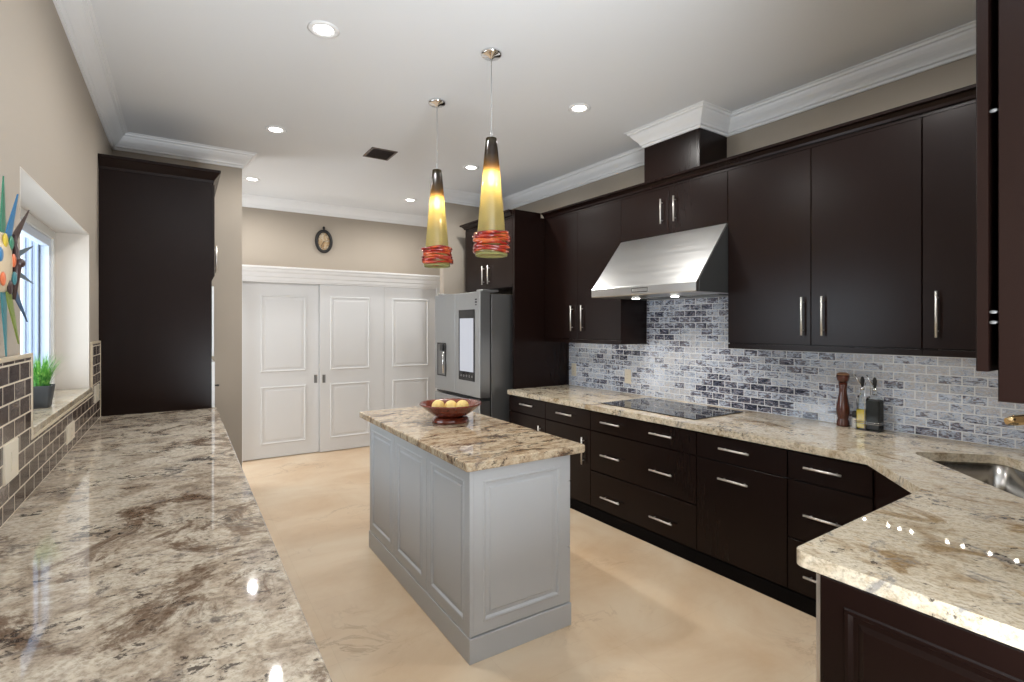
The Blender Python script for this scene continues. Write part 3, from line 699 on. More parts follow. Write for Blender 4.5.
# ------------------------------------------------------------------ right run: wall cabinets (frame R)
UX = 3.35; UT = 2.70
DC = [(0, UT - 0.005), (0.012, UT - 0.005), (0.016, UT + 0.010), (0.034, UT + 0.028), (0.050, UT + 0.034), (0.052, UT + 0.05), (0, UT + 0.05)]   # dark crown
def upper(y0, y1, z0, label, doors, rail=True, crown=None, name='wall_cabinet'):
    t = Thing(name, label, 'wall cabinet', (3.52, (y0 + y1) / 2, z0), 'R', 'dark wall cabinets along the right wall')
    t.part('carcass', box(B(), UX + 0.022, y0 + 0.0005, z0 + (0.034 if rail else 0), 3.685 if z0 < 2 else 3.698, y1 - 0.0005, UT), 'wood')
    if rail:
        bm = box(B(), UX + 0.003, y0 + 0.0005, z0, UX + 0.021, y1 - 0.0005, z0 + 0.0335)
        box(bm, UX + 0.021, y0 + 0.0005, z0, 3.685, y0 + 0.018, z0 + 0.0335); box(bm, UX + 0.021, y1 - 0.018, z0, 3.685, y1 - 0.0005, z0 + 0.0335)
        t.part('light_rail', bm, 'wood')
    zb = z0 + (0.040 if rail else 0.002)
    for a, b, hy, h0, h1 in doors:
        p = t.part('door', slab_front(a + g / 1.5, b - g / 1.5, zb, UT - 0.028, UX), 'wood')
        if hy: t.part('handle', bar_v(B(), hy, h0, h1, UX), 'nickel', parent=p)
    t.part('frieze', box(B(), UX + 0.003, y0 + 0.0005, UT - 0.025, UX + 0.021, y1 - 0.0005, UT), 'wood')
    bm = sweep(B(), crown or [(UX + 0.003, y0), (UX + 0.003, y1)], DC, 1); t.part('crown', bm, 'wood')
    return t
upper(3.227, 4.325, 1.395, 'dark double-door wall cabinet between refrigerator panel and range hood', [(3.227, 3.80, 3.725, 1.512, 1.760), (3.80, 4.325, 3.875, 1.512, 1.760)])
upper(2.188, 3.226, 2.298, 'short dark double-door wall cabinet directly above the steel hood', [(2.188, 2.706, 2.640, 2.385, 2.585), (2.706, 3.226, 2.768, 2.385, 2.585)], rail=False)
upper(1.047, 2.187, 1.400, 'large dark double-door wall cabinet right of the hood above the pepper mill', [(1.047, 1.615, 1.540, 1.50, 1.742), (1.615, 2.187, 1.660, 1.50, 1.742)])
upper(0.345, 1.046, 1.400, 'dark single-door wall cabinet beside the near cabinet at right edge', [(0.345, 1.046, 0.978, 1.50, 1.742)])
single('chimney_cover', box(B(), 3.35, 2.42, UT + 0.051, 3.698, 2.96, CZ - 0.134), 'wood', 'dark wooden box rising from the cabinet above the hood to the ceiling crown', 'chimney cover', (3.52, 2.69, UT + 0.051), 'R', bevel=0.002)
# near cabinet on the side wall, seen from its end
t = Thing('wall_cabinet', 'dark tall wall cabinet cut by the right edge, seen from its end panel', 'wall cabinet', (1.8, 0.17, 1.40), 'R')
t.part('carcass', box(B(), 1.475, 0.002, 1.40, 2.40, 0.325, UT + 0.2), 'wood')
bm = B(); rings_panel(bm, axes((1.475, 0.325, 1.40), (0, -1, 0), (-1, 0, 0)), 0.32, UT - 1.2, [(0, 0), (0, 0.012), (0.002, 0.014), (0.045, 0.014), (0.050, 0.009)])
t.part('end_panel', bm, 'wood')
for a, b in ((1.463, 1.93), (1.934, 2.40)):
    bm = B(); rings_panel(bm, axes((b, 0.341, 1.462), (-1, 0, 0), (0, 1, 0)), b - a, UT - 1.24, SLAB); p = t.part('door', bm, 'wood')
    x = b - 0.05 if a < 1.9 else a + 0.05
    bm = B(); tube(bm, [(x, 0.392, 1.52), (x, 0.392, 1.76)], 0.006, 10)
    for z in (1.55, 1.73): tube(bm, [(x, 0.361, z), (x, 0.392, z)], 0.005, 8)
    t.part('handle', bm, 'nickel', parent=p)
for z in (1.568, 1.59, 2.02):
    t.part('bumper', ellipsoid(B(), (1.468, 0.333, z), 0.004, 0.0075, 0.004, 12, 8), 'pull')

# LED bars under the wall cabinets
def led_bar(xa, ya, yb, z, ys, label, nled=None):
    t = Thing('under_cabinet_light', label, 'under-cabinet light', (xa, (ya + yb) / 2, z - 0.012), 'R', 'lit bars under the wall cabinets')
    t.part('housing', box(B(), xa - 0.012, ya, z - 0.012, xa + 0.012, yb, z), 'trim')
    for y in ys: t.part('led', lathe(B(), [(0.007, -0.0125), (0.006, -0.0155)], xa, y, z, 12), 'led')
led_bar(3.44, 1.06, 1.40, 1.433, [1.354, 1.232, 1.179, 1.122, 1.074], 'slim white light bar under the double-door cabinet above the pepper mill')
led_bar(3.44, 0.66, 1.00, 1.433, [0.964, 0.90, 0.794, 0.697], 'slim white light bar under the single-door cabinet near the right edge')
led_bar(3.60, 3.35, 4.20, 1.428, [3.45, 3.6, 3.75, 3.9, 4.05], 'slim white light bar under the cabinet beside the refrigerator panel')

# ------------------------------------------------------------------ refrigerator niche
t = Thing('tall_end_panel', 'tall dark side panel between refrigerator and right worktop', 'cabinet panel', (3.33, 4.345, 0), 'R')
t.part('panel', box(B(), 2.965, 4.328, 0, 3.698, 4.362, UT), 'wood', bevel=0.001)
t.part('crown', sweep(B(), [(3.298, 4.328), (2.965, 4.328), (2.965, 4.362)], DC, -1) if False else sweep(B(), [(3.30, 4.328), (2.965, 4.328), (2.965, 4.363)], DC, -1), 'wood')
t = Thing('wall_cabinet', 'deep dark double-door wall cabinet above the refrigerator', 'wall cabinet', (3.33, 4.86, 1.96), 'R', 'dark wall cabinets along the right wall')
t.part('carcass', box(B(), 2.987, 4.3635, 1.96, 3.698, 5.36, UT), 'wood')
for a, b, hy in ((4.364, 4.868, 4.812), (4.868, 5.36, 4.928)):
    p = t.part('door', slab_front(a + g / 1.5, b - g / 1.5, 1.965, UT - 0.028, 2.965), 'wood')
    t.part('handle', bar_v(B(), hy, 2.02, 2.225, 2.965), 'nickel', parent=p)
t.part('frieze', box(B(), 2.968, 4.364, UT - 0.025, 2.986, 5.36, UT), 'wood')
t.part('crown', sweep(B(), [(2.965, 4.364), (2.965, 5.36), (3.69, 5.36)], DC, 1), 'wood')

t = Thing('refrigerator', 'stainless steel french door refrigerator with lit display screen beside the tall panel', 'refrigerator', (3.0, 4.97, 0), 'R')
fy0, fy1, fx = 4.45, 5.48, 2.63
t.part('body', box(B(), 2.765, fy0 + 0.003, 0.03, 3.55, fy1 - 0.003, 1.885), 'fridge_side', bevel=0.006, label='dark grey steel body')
ym = 4.985
def fr_front(y0, y1, z0, z1):
    bm = B(); rings_panel(bm, axes((fx + 0.115, y1, z0), (0, -1, 0), (-1, 0, 0)), y1 - y0, z1 - z0, [(0, 0), (0, 0.112), (0.002, 0.1145), (0.004, 0.115)]); return bm
dR = t.part('door', fr_front(fy0, ym - 0.003, 0.835, 1.908), 'fridge_front'); dL = t.part('door', fr_front(ym + 0.003, fy1, 0.835, 1.908), 'fridge_front')
dr1 = t.part('freezer_drawer', fr_front(fy0, fy1, 0.44, 0.800), 'fridge_front'); t.part('freezer_drawer', fr_front(fy0, fy1, 0.06, 0.425), 'fridge_front')
t.part('gasket', box(B(), fx + 0.116, fy0 + 0.01, 0.06, 2.764, fy1 - 0.01, 1.88), 'black')
for ya, yb in ((fy0 + 0.01, fy0 + 0.13), (fy1 - 0.13, fy1 - 0.01)):
    t.part('hinge_cover', box(B(), fx + 0.03, ya, 1.886 + 0.0225, 2.86, yb, 1.932), 'fridge_front', bevel=0.008)
scr = t.part('display_bezel', box(B(), fx - 0.004, 4.558, 0.990, fx - 0.0002, 4.895, 1.730), 'black_glass', parent=dR, bevel=0.001)
t.part('screen', box(B(), fx - 0.0052, 4.578, 1.085, fx - 0.0042, 4.838 + 0.03, 1.640), 'screen', parent=dR, label='pale blue lit screen')
bm = B()
for k in range(5):
    yy = 4.605 + k * 0.058; tube(bm, [(fx - 0.0046, yy + 0.010 * math.cos(2 * PI * j / 10), 1.038 + 0.010 * math.sin(2 * PI * j / 10)) for j in range(10)], 0.0016, 5, closed=True)
t.part('touch_icons', bm, 'icon', parent=dR)
bm = B(); box(bm, fx - 0.0015, 4.512, 1.822, fx, 4.552, 1.838); box(bm, fx - 0.0015, 4.512, 1.795, fx, 4.552, 1.812); box(bm, fx - 0.0015, 4.517, 1.77, fx, 4.547, 1.783)
t.part('badge', bm, 'black', parent=dR)
t.part('dispenser_recess', frame_rect(B(), fx - 0.004, fx + 0.002, 5.200, 5.415, 0.995, 1.370, 0.016), 'black', parent=dL)
t.part('dispenser_back', box(B(), fx - 0.0012, 5.216, 1.011, fx - 0.0002, 5.399, 1.354), 'fridge_side', parent=dL)
t.part('dispenser_nozzle', box(B(), fx - 0.03, 5.24, 1.28, fx - 0.002, 5.30, 1.352), 'black', parent=dL, bevel=0.004)
t.part('dispenser_lever', tube(B(), [(fx - 0.02, 5.225, 1.27), (fx - 0.026, 5.225, 1.15), (fx - 0.02, 5.225, 1.03)], 0.008, 10), 'chrome', parent=dL)
for yv in ((fy0 + 0.02, fy1 - 0.02),):
    t.part('drawer_handle', tube(B(), [(fx + 0.02, yv[0], 0.817), (fx + 0.02, yv[1], 0.817)], 0.009, 8), 'black', parent=dr1)
for y in (fy0 + 0.06, fy1 - 0.06):
    for x in (2.85, 3.45): t.part('foot', lathe(B(), [(0.025, 0), (0.025, 0.032)], x, y, 0, 16), 'black')

# ------------------------------------------------------------------ range hood
t = Thing('range_hood', 'sloped stainless steel range hood over the cooktop', 'range hood', (3.35, 2.7, 1.79), 'R')
hy0, hy1 = 2.190, 3.223
bm = B()
sec = [(3.0, 1.797), (2.995, 1.803), (2.995, 1.862), (3.002, 1.872), (3.345, 2.296), (3.686, 2.296), (3.686, 1.797)]
def sec_prism(bm, sec, y0, y1):
    a = [bm.verts.new((x, y0, z)) for x, z in sec]; b = [bm.verts.new((x, y1, z)) for x, z in sec]; n = len(sec)
    bm.faces.new(a); bm.faces.new(b[::-1])
    for i in range(n): bm.faces.new((a[i], b[i], b[(i + 1) % n], a[(i + 1) % n]))
    return bm
sec_prism(bm, sec, hy0 + 0.002, hy1 - 0.002); t.part('canopy', bm, 'steel')
for ya, yb in ((hy0, hy0 + 0.0018), (hy1 - 0.0018, hy1)):
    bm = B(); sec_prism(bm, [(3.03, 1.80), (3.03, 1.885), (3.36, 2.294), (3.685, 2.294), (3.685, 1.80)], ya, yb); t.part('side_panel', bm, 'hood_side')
bm = B(); frame_rect(bm, 2.9915, 2.9948, 2.612, 2.77, 1.818, 1.852, 0.005); t.part('name_plate', bm, 'chrome')
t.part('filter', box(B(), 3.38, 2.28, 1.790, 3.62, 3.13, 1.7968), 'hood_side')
for y in (3.00, 2.60):
    lp = t.part('lamp_ring', lathe(B(), [(0.036, -0.0085), (0.038, -0.002)], 3.29, y, 1.7985, 24), 'chrome')
    t.part('lamp_lens', lathe(B(), [(0.028, -0.0125), (0.032, -0.0088)], 3.29, y, 1.7985, 24), 'lens', parent=lp)
    l = bpy.data.lights.new('hood_lamp', 'SPOT'); l.energy = 5; l.color = (1, 0.9, 0.75); l.spot_size = math.radians(120); l.spot_blend = 0.8; l.shadow_soft_size = 0.03
    o = bpy.data.objects.new('hood_lamp', l); C.objects.link(o); o.matrix_world = FR['R'] @ Matrix.Translation((3.29, y, 1.775))

# ------------------------------------------------------------------ pepper mill, grinder, cruets
t = Thing('pepper_mill', 'tall dark turned wooden pepper mill against the right backsplash', 'pepper mill', (3.615, 1.545, 0.918), 'R')
t.part('body', lathe(B(), [(0.034, 0), (0.036, 0.006), (0.034, 0.034), (0.029, 0.045), (0.031, 0.056), (0.038, 0.085), (0.038, 0.118), (0.030, 0.168), (0.023, 0.212), (0.022, 0.240), (0.026, 0.280)], 3.615, 1.545, 0.918, 28), 'mill')
t.part('head', lathe(B(), [(0.026, 0.2805), (0.034, 0.300), (0.038, 0.320), (0.036, 0.328)], 3.615, 1.545, 0.918, 28), 'mill')
t.part('cap', lathe(B(), [(0.036, 0.3285), (0.033, 0.337), (0.020, 0.343), (0.004, 0.344)], 3.615, 1.545, 0.918, 28), 'mill_top', label='pale wooden top')
t = Thing('salt_grinder', 'small clear grinder with dark top between pepper mill and oil bottle', 'grinder', (3.62, 1.475, 0.918), 'R')
t.part('jar', lathe(B(), [(0.020, 0), (0.021, 0.004), (0.021, 0.055), (0.017, 0.066)], 3.62, 1.475, 0.918, 20), 'salt')
t.part('head', lathe(B(), [(0.018, 0.0665), (0.020, 0.08), (0.018, 0.100), (0.008, 0.106)], 3.62, 1.475, 0.918, 20), 'vinegar')
def cruet(x, y, w, liq, lv, label):
    t = Thing('cruet_bottle', label, 'bottle', (x, y, 0.9225), 'R', 'square glass cruets in the chrome rack')
    bm = B()
    def sq(w, z, r): return [bm.verts.new((px, py, 0.9225 + z)) for px, py in round_rect((x, y), (1, 0), (0, 1), w, w, r, 3)]
    prev = None
    for ww, z, r in ((w - 0.002, 0, 0.006), (w, 0.003, 0.007), (w, 0.185, 0.007), (w * 0.85, 0.203, 0.012), (0.012, 0.218, 0.0115), (0.0115, 0.240, 0.011)):
        cur = sq(ww, z, r)
        if prev:
            for i in range(len(cur)): bm.faces.new((prev[i], prev[(i + 1) % len(cur)], cur[(i + 1) % len(cur)], cur[i]))
        else: bm.faces.new(cur[::-1])
        prev = cur
    bm.faces.new(prev); t.part('glass_body', bm, 'bottle')
    bm = B(); v = w - 0.0012; box(bm, x - v, y - v, 0.9265, x + v, y + v, 0.9225 + lv); t.part('contents', bm, liq, bevel=0.005)
    t.part('collar', lathe(B(), [(0.0125, 0.2405), (0.0125, 0.256), (0.008, 0.260)], x, y, 0.9225, 16), 'chrome')
    t.part('stopper', lathe(B(), [(0.007, 0.2605), (0.009, 0.272), (0.012, 0.300), (0.008, 0.318), (0.003, 0.324)], x, y, 0.9225, 16), 'iron')
    t.part('spout', tube(B(), [(x, y, 0.9225 + 0.262), (x - 0.012, y + 0.022, 0.9225 + 0.300), (x - 0.018, y + 0.036, 0.9225 + 0.335)], 0.004, 8), 'chrome')
cruet(3.60, 1.428, 0.026, 'oil', 0.120, 'square glass cruet half full of yellow oil in the chrome rack')
cruet(3.60, 1.361, 0.036, 'vinegar', 0.184, 'square glass cruet of dark vinegar in the chrome rack')
t = Thing('cruet_rack', 'chrome wire rack holding the oil and vinegar cruets', 'rack', (3.60, 1.393, 0.918), 'R')
t.part('base', box(B(), 3.561, 1.323, 0.9182, 3.639, 1.456, 0.9222), 'black', bevel=0.001)
for z in (0.962, 0.972):
    t.part('rail', tube(B(), [(3.5615, 1.3225, z), (3.5615, 1.457, z), (3.6385, 1.457, z), (3.6385, 1.3225, z)], 0.002, 6, closed=True), 'chrome')
t.part('handle', tube(B(), [(3.562, 1.3995, 0.922), (3.562, 1.3995, 1.19), (3.575, 1.3995, 1.21), (3.60, 1.3995, 1.216), (3.625, 1.3995, 1.21), (3.638, 1.3995, 1.19), (3.638, 1.3995, 0.922)], 0.0022, 8), 'chrome')

# ------------------------------------------------------------------ island (frame K)
t = Thing('kitchen_island', 'grey painted island cabinet with panelled sides and plinth, standing on the floor', 'island', (1.42, 2.85, 0))
ix0, ix1, iy0, iy1 = 1.135, 1.690, 2.122, 3.60
t.part('carcass', box(B(), ix0, iy0, 0.116, ix1, iy1, 0.895), 'island')
t.part('plinth', prism(B(), [(1.112, 2.096), (1.712, 2.096), (1.712, 3.612), (1.112, 3.612)], 0, 0.116), 'island', bevel=0.003)
for k in range(3):
    a = 2.102 + k * (1.50 / 3); b = a + 0.5 - 0.004
    bm = B(); rings_panel(bm, axes((ix0, b, 0.122), (0, -1, 0), (-1, 0, 0)), b - a, 0.768, SHAKER); t.part('side_panel', bm, 'island')
bm = B(); rings_panel(bm, axes((ix0 - 0.001, iy0, 0.122), (1, 0, 0), (0, -1, 0)), ix1 - ix0 + 0.002, 0.768, SHAKER); t.part('end_panel', bm, 'island')
for a, b in ((2.104, 2.85), (2.854, 3.598)):
    for z0, z1 in ((0.752, 0.888), (0.412, 0.748), (0.122, 0.408)):
        bm = B(); rings_panel(bm, axes((ix1, a, z0), (0, 1, 0), (1, 0, 0)), b - a, z1 - z0, SLAB); p = t.part('drawer', bm, 'island')
        t.part('handle', bar_h(B(), (a + b) / 2 - 0.08, (a + b) / 2 + 0.08, (z0 + z1) / 2, ix1 + 0.02, 1), 'nickel', parent=p)
bm = B(); r = 0.02
poly = round_rect((1.437, 2.915), (1, 0), (0, 1), 0.353, 0.848, 0.02, 4)
single('island_worktop', prism(bm, poly, 0.8955, 0.937), 'granite_island', 'brown flecked granite slab on the grey island', 'worktop', (1.435, 2.91, 0.8955), bevel=0.008, seg=3)
IZ = 0.937
bx, by = 1.478, 3.05
t = Thing('wooden_bowl', 'wide footed red brown wooden bowl on the island worktop', 'bowl', (bx, by, IZ))
t.part('bowl', lathe(B(), [(0.060, 0.030), (0.110, 0.046), (0.160, 0.080), (0.195, 0.112), (0.203, 0.117), (0.201, 0.123), (0.192, 0.121), (0.155, 0.092), (0.105, 0.060), (0.055, 0.048), (0.004, 0.045)], bx, by, IZ, 48, cap=False), 'bowl')
t.part('foot', lathe(B(), [(0.118, 0), (0.121, 0.006), (0.112, 0.026), (0.098, 0.034), (0.085, 0.0335)], bx, by, IZ, 40), 'bowl')
cr, sr = 0.842, -0.540      # view-right direction
for j, (a, b_, s, lab) in enumerate(((-0.080, -0.005, 0.040, 'pale yellow lemon, the left of three in the wooden bowl'), (0.0, 0.02, 0.043, 'pale yellow lemon in the middle of the wooden bowl, topmost of three'), (0.078, -0.005, 0.040, 'pale yellow lemon, the right of three in the wooden bowl'))):
    x = bx + cr * a + 0.540 * b_; y = by + sr * a + 0.842 * b_
    rr = math.hypot(x - bx, y - by); zb = 0.0475 + max(0, (rr - 0.03)) * 0.25
    bm = B(); ellipsoid(bm, (x, y, IZ + zb + s + 0.001), s * 1.08, s, s, 24, 16, Euler((0, 0.1, j * 1.1)))
    single('lemon', bm, 'lemon', lab, 'fruit', (x, y, IZ + zb), group='pale yellow fruit in the bowl')

# ------------------------------------------------------------------ left run (frame K)
for k, (a, b) in enumerate(((-0.4, 1.0), (1.002, 2.4), (2.402, 3.9), (3.902, 5.498))):
    t = Thing('base_cabinet', 'dark base cabinet under the left worktop, %s' % ('nearest the camera', 'second from the camera', 'below the window', 'below the tall left cabinet')[k], 'base cabinet', (-0.15, (a + b) / 2, 0), group='dark base cabinets along the left wall')
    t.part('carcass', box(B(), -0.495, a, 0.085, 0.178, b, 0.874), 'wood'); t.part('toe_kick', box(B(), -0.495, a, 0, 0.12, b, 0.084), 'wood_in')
    m_ = (a + b) / 2
    for c, d in ((a, m_), (m_, b)):
        bm = B(); rings_panel(bm, axes((0.179, c + g, 0.092), (0, 1, 0), (1, 0, 0)), d - c - 2 * g, 0.77, SLAB); p = t.part('door', bm, 'wood')
        t.part('handle', bar_v(B(), d - 0.06 if c == a else c + 0.06, 0.62, 0.80, 0.199, 1), 'nickel', parent=p)
single('granite_worktop', box(B(), -0.4995, -0.5, 0.875, 0.232, 5.4985, 0.915), 'granite_left', 'long brown and cream granite worktop along the left wall in the foreground', 'worktop', (-0.13, 2.5, 0.875), bevel=0.008, seg=3)
# tile
t = Thing('tile_backsplash', 'brown grey glass brick tile backsplash with cream edging below the left window', 'backsplash', (WX, 2.5, 0.9155))
XF = WX + 0.012
ty = 2.665; tf = 4.26
bm = B(); box(bm, WX + 0.0005, -0.5, 0.9155, XF, ty, 1.44); box(bm, WX + 0.0005, tf + 0.02, 0.9155, XF, 4.655, 1.44); box(bm, WX + 0.0005, ty, 0.9155, XF, tf + 0.02, wz0 - 0.045)
t.part('tile_field', bm, 'tile_left')
bm = B(); box(bm, WX + 0.0005, -0.5, 1.44, XF + 0.002, ty, 1.456); box(bm, WX + 0.0005, tf, 1.44, XF + 0.002, 4.67, 1.456)
box(bm, WX + 0.0005, ty, wz0 - 0.031, XF + 0.002, ty + 0.022, 1.456); box(bm, WX + 0.0005, tf, wz0 - 0.031, XF + 0.002, tf + 0.02, 1.44)
box(bm, WX + 0.0005, ty, wz0 - 0.045, XF + 0.002, tf + 0.02, wz0 - 0.031); box(bm, WX + 0.0005, 4.655, 0.9155, XF + 0.002, 4.67, 1.44)
t.part('edge_trim', bm, 'bullnose', bevel=0.003)
wall_plate('K', XF, 1, 2.295, 2.455, 1.04, 1.17, 'large cream wall plate on the left tiles at the left edge', 'cream plates on the left backsplash', 'switch')
wall_plate('K', XF, 1, 3.37, 3.58, 0.965, 1.055, 'cream outlet plate low on the left tiles under the window', 'cream plates on the left backsplash', 'outlet')
wall_plate('K', XF, 1, 4.36, 4.56, 1.05, 1.16, 'cream wall plate on the left tiles beside the tall dark cabinet', 'cream plates on the left backsplash', 'switch')

# tall cabinet standing on the left worktop
t = Thing('tall_cabinet', 'tall dark cabinet standing on the left worktop at its far end', 'cabinet', (-0.15, 5.0, 0.9155))
cy0, cy1 = 4.675, 5.495
t.part('side_panel', prism(B(), [(-0.4995, cy0), (0.196, cy0), (0.196, cy0 + 0.02), (-0.4995, cy0 + 0.02)], 0.9155, UT), 'wood')
t.part('side_panel', box(B(), -0.486, cy1 - 0.02, 0.9155, 0.196, cy1, UT), 'wood')
t.part('back_panel', box(B(), -0.486, cy0 + 0.0205, 0.9155, -0.47, cy1 - 0.0205, UT), 'wood')
for z in (1.30, 1.885, UT - 0.02): t.part('shelf', box(B(), -0.469, cy0 + 0.0205, z, 0.19, cy1 - 0.0205, z + 0.018), 'wood')
p = None
for a, b, hy in ((cy0, cy0 + 0.408, cy0 + 0.36), (cy0 + 0.411, cy1, cy0 + 0.46)):
    bm = B(); sec_ = [(0.197, 1.915), (0.216, 1.955), (0.216, UT - 0.03), (0.197, UT - 0.03)]; sec_prism(bm, sec_, a, b)
    p = t.part('door', bm, 'wood'); t.part('handle', bar_v(B(), hy, 2.02, 2.24, 0.216, 1, off=0.03), 'nickel', parent=p)
bm = B(); rings_panel(bm, axes((0.197, cy0, 0.918), (0, 1, 0), (1, 0, 0)), cy1 - cy0, 0.36, SLAB)
dd = t.part('drawer', bm, 'microwave', label='pale drawer front')
t.part('handle', tube(B(), [(0.217, cy0 + 0.03, 1.09), (0.24, cy0 + 0.03, 1.09), (0.246, cy0 + 0.03, 1.085)], 0.008, 10, taper=[0.005, 0.008, 0.010]), 'iron', parent=dd)
LC = [(0, UT - 0.02), (0.010, UT - 0.02), (0.014, UT), (0.03, UT + 0.022), (0.05, UT + 0.05), (0.056, UT + 0.055), (0.056, UT + 0.075), (0, UT + 0.075)]
t.part('crown', sweep(B(), [(-0.4995, cy0), (0.20, cy0), (0.20, cy1)], [(a * (0.4 if False else 1), b) for a, b in LC], -1), 'wood')
t = Thing('built_in_microwave', 'white fronted appliance in the niche of the tall left cabinet, seen edge on', 'microwave', (0.0, 5.08, 1.3185))
t.part('body', box(B(), -0.35, cy0 + 0.03, 1.3185, 0.19, cy1 - 0.03, 1.87), 'microwave')
t.part('door', box(B(), 0.1975, cy0 + 0.002, 1.322, 0.212, cy1 - 0.16, 1.872), 'microwave', bevel=0.002)
t.part('control_panel', box(B(), 0.1975, cy1 - 0.158, 1.322, 0.212, cy1 - 0.022, 1.872), 'black_glass', bevel=0.002)

# potted grass on the sill
px, py, pz = -0.578, 3.33, wz0
t = Thing('potted_grass', 'bright green grass in a charcoal pot on the window sill', 'potted plant', (px, py, pz))
bm = B()
def sqr(w, z, r): return [bm.verts.new((a, b, pz + z)) for a, b in round_rect((px, py), (1, 0), (0, 1), w, w, r, 4)]
prev = None
for w, z, r in ((0.036, 0.0005, 0.01), (0.038, 0.004, 0.012), (0.050, 0.104, 0.014), (0.050, 0.108, 0.014), (0.046, 0.108, 0.012), (0.045, 0.094, 0.012)):
    cur = sqr(w, z, r)
    if prev:
        for i in range(len(cur)): bm.faces.new((prev[i], prev[(i + 1) % len(cur)], cur[(i + 1) % len(cur)], cur[i]))
    else: bm.faces.new(cur[::-1])
    prev = cur
bm.faces.new(prev); t.part('pot', bm, 'pot')
t.part('soil', lathe(B(), [(0.041, 0.0945), (0.03, 0.099), (0.004, 0.101)], px, py, pz, 20), 'soil')
def grass_mat():
    m, nt, b = new_mat('fresh_grass')
    v = mapping(nt, (1, 1, 1)); n = noise(nt, v, 70, 2)
    r = ramp(nt, [(0.35, srgb(52, 122, 42)), (0.55, srgb(104, 172, 70)), (0.7, srgb(178, 214, 120))]); nt.links.new(n.outputs['Fac'], r.inputs[0])
    nt.links.new(r.outputs[0], b.inputs['Base Color']); b.inputs['Roughness'].default_value = 0.45
    tl = nt.nodes.new('ShaderNodeBsdfTranslucent'); nt.links.new(r.outputs[0], tl.inputs[0])
    mx = nt.nodes.new('ShaderNodeMixShader'); mx.inputs[0].default_value = 0.35
    nt.links.new(b.outputs[0], mx.inputs[1]); nt.links.new(tl.outputs[0], mx.inputs[2]); nt.links.new(mx.outputs[0], nt.nodes['Material Output'].inputs[0])
    return m
M['grass'] = grass_mat()
bm = B(); rnd = random.Random(3)
for k in range(330):
    a = rnd.random() * 2 * PI; r0 = 0.036 * math.sqrt(rnd.random()); x0, y0 = px + r0 * math.cos(a), py + r0 * math.sin(a)
    a2 = a + rnd.uniform(-0.7, 0.7); ln_ = rnd.uniform(0.10, 0.185); lean = rnd.uniform(0.05, 0.5) * (0.4 + r0 / 0.036)
    w = rnd.uniform(0.0014, 0.0024); sx_, sy_ = -math.sin(a2) * w, math.cos(a2) * w; pr_ = None
    for i in range(6):
        f = i / 5; d = lean * ln_ * (f ** 1.8); z = pz + 0.095 + ln_ * f * (1 - 0.25 * lean * f)
        cx, cy = x0 + d * math.cos(a2), y0 + d * math.sin(a2); ww = (1 - f ** 2)
        cx = max(cx, -0.655)
        q1 = bm.verts.new((cx - sx_ * ww, cy - sy_ * ww, z)); q2 = bm.verts.new((cx + sx_ * ww + 0.0002, cy + sy_ * ww + 0.0002, z))
        if pr_: bm.faces.new((pr_[0], pr_[1], q2, q1))
        pr_ = (q1, q2)
o = t.part('grass', bm, 'grass'); o['kind'] = 'stuff'

# starburst wall sculpture near the window
t = Thing('wall_sculpture', 'colourful metal starburst wall art with pointed blades at the left edge', 'wall art', (WX, 2.22, 1.756))
sc = 0.955
M['art'] = {}
for nm, c in dict(green=(60, 122, 96), blue=(52, 116, 160), brown=(66, 48, 46), slate=(88, 104, 112), navy=(44, 78, 112), olive=(122, 138, 64), teal=(62, 122, 128), cream=(206, 186, 154), orange=(214, 112, 70), yellow=(200, 176, 60)).items():
    M['art_' + nm] = plain('art_%s_enamel' % nm, srgb(*c), 0.3, cvar=0.12, bscale=12)
ax = WX + 0.035; cy_, cz_ = 2.175, 1.755
def blade(tip, root_ang, wbase, mat):
    c0 = Vector((ax, cy_, cz_)); tp = Vector((ax + 0.004, tip[0], tip[1])); d = (tp - c0); d.x = 0; d.normalize(); s = Vector((0, -d.z, d.y))
    r0 = c0 + d * 0.09; mid = c0.lerp(tp, 0.45)
    bm = B(); vs = []
    for x in (-0.002, 0.002):
        vs.append([bm.verts.new(v + Vector((x, 0, 0))) for v in (r0 - s * wbase * 0.9, mid - s * wbase * 1.15, tp, mid + s * wbase * 1.15, r0 + s * wbase * 0.9)])
    bm.faces.new(vs[0][::-1]); bm.faces.new(vs[1])
    for i in range(5): bm.faces.new((vs[0][i], vs[0][(i + 1) % 5], vs[1][(i + 1) % 5], vs[1][i]))
    t.part('blade', bm, mat)
for tip, w, mt in (((2.17, 2.02), 0.020, 'art_green'), ((2.335, 2.00), 0.020, 'art_blue'), ((2.485, 1.975), 0.016, 'art_brown'), ((2.55, 1.855), 0.010, 'art_slate'),
                   ((2.55, 1.715), 0.009, 'art_slate'), ((2.46, 1.575), 0.016, 'art_navy'), ((2.345, 1.50), 0.020, 'art_olive'), ((2.20, 1.465), 0.020, 'art_teal'),
                   ((2.02, 1.53), 0.018, 'art_blue'), ((1.94, 1.66), 0.014, 'art_olive'), ((1.93, 1.82), 0.012, 'art_brown'), ((2.02, 1.96), 0.018, 'art_teal')):
    blade(tip, 0, w, mt)
Mx = Matrix.Translation((ax, cy_, cz_)) @ Matrix.Rotation(PI / 2, 4, 'Y')
hub = t.part('hub', lathe(B(), [(0.02, -0.03), (0.085, -0.012), (0.094, 0.0), (0.088, 0.006), (0.05, 0.014), (0.01, 0.016)], 0, 0, 0, 28, Mx), 'art_cream', label='round cream hub with coloured dots')
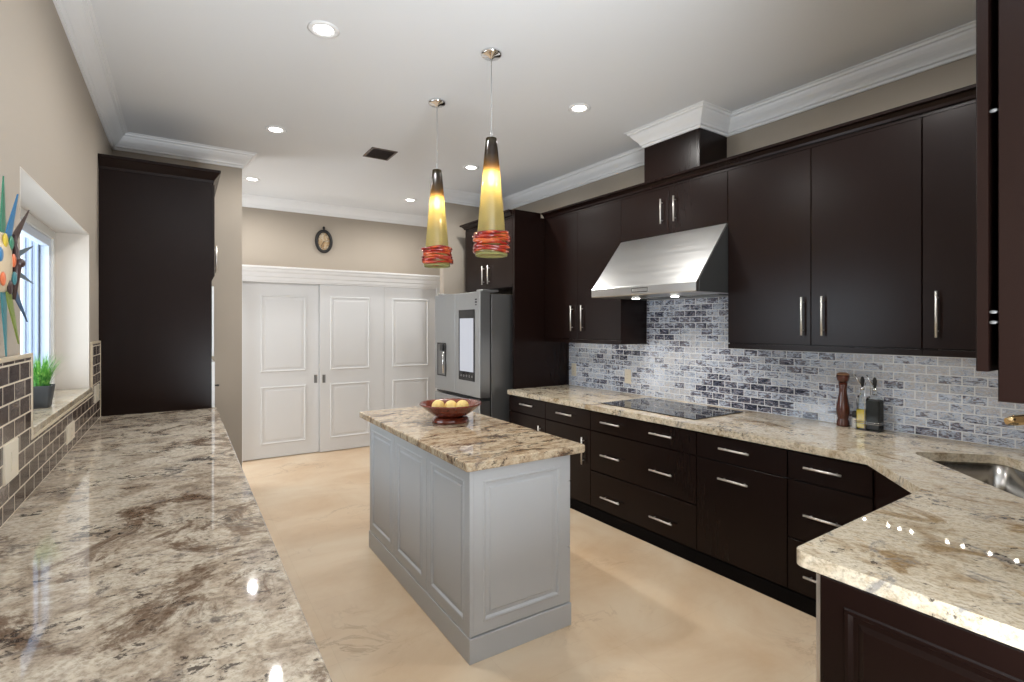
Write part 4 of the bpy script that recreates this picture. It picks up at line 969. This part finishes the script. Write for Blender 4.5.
for a, r_, mt in ((0.2, 0.07, 'art_orange'), (1.0, 0.08, 'art_green'), (1.9, 0.07, 'art_yellow'), (2.9, 0.075, 'art_blue'), (4.0, 0.07, 'art_orange'), (5.1, 0.08, 'art_brown'), (5.8, 0.09, 'art_teal')):
    t.part('dot', ellipsoid(B(), (ax + 0.012, cy_ + r_ * math.cos(a), cz_ + r_ * math.sin(a)), 0.006, 0.019, 0.022, 14, 10), mt, parent=hub)
bm = B(); tube(bm, [(ax + 0.010, cy_ + 0.09, cz_ + 0.10), (ax + 0.014, cy_ + 0.10, cz_), (ax + 0.010, cy_ + 0.085, cz_ - 0.11)], 0.010, 10, taper=[0.004, 0.012, 0.004])
ellipsoid(bm, (ax + 0.02, cy_ + 0.102, cz_ + 0.01), 0.014, 0.016, 0.016, 14, 10); t.part('stem', bm, 'art_brown')
t.part('hanger', tube(B(), [(WX + 0.0005, cy_, cz_), (ax - 0.02, cy_, cz_)], 0.012, 12), 'iron')

# clock on the back wall
ckx, ckz, cwy = 1.447 * 7.25 / 6.5, 2.738 - 0.01, 7.25
s_ = 7.25 / 6.5
ckz = 1.56 + (2.585 - 1.56) * s_
t = Thing('wall_clock', 'oval black framed clock hanging on the beige back wall above the white doors', 'clock', (ckx, cwy, ckz))
def oval(rx, rz, n=40): return [(ckx + rx * math.cos(2 * PI * k / n), rz * math.sin(2 * PI * k / n) + ckz) for k in range(n)]
RX, RZ = 0.095, 0.138
t.part('frame', tube(B(), [(x, cwy - 0.022, z) for x, z in oval(RX, RZ)], 0.021, 12, closed=True), 'iron')
def face_mat():
    m, nt, b = new_mat('aged_map_dial'); v = mapping(nt); n = noise(nt, v, 14, 5, 0.6, 1)
    r = ramp(nt, [(0.4, srgb(190, 178, 158)), (0.52, srgb(176, 150, 112)), (0.62, srgb(150, 112, 70))]); nt.links.new(n.outputs['Fac'], r.inputs[0]); nt.links.new(r.outputs[0], b.inputs['Base Color']); return m
M['dial'] = face_mat()
bm = B(); v0 = [bm.verts.new((x, cwy - 0.012, z)) for x, z in oval(RX, RZ)]; v1 = [bm.verts.new((x, cwy - 0.002, z)) for x, z in oval(RX, RZ)]
bm.faces.new(v0); bm.faces.new(v1[::-1])
for i in range(40): bm.faces.new((v0[i], v0[(i + 1) % 40], v1[(i + 1) % 40], v1[i]))
t.part('dial', bm, 'dial')
for k in range(12):
    a = 2 * PI * k / 12; x, z = ckx + 0.066 * math.sin(a), ckz + 0.100 * math.cos(a)
    d = Vector((math.sin(a), 0, math.cos(a))); t.part('hour_mark', tube(B(), [Vector((x, cwy - 0.0135, z)) - d * 0.007, Vector((x, cwy - 0.0135, z)) + d * 0.007], 0.003, 6), 'iron')
t.part('hand', tube(B(), [(ckx, cwy - 0.015, ckz), (ckx + 0.055, cwy - 0.015, ckz + 0.015)], 0.0032, 6), 'iron')
t.part('hand', tube(B(), [(ckx, cwy - 0.017, ckz), (ckx - 0.035, cwy - 0.017, ckz - 0.065)], 0.0028, 6), 'iron')
t.part('finial', lathe(B(), [(0.016, 0), (0.010, 0.012), (0.018, 0.028), (0.014, 0.042), (0.004, 0.05)], ckx, cwy - 0.022, ckz + RZ + 0.014, 16), 'iron')
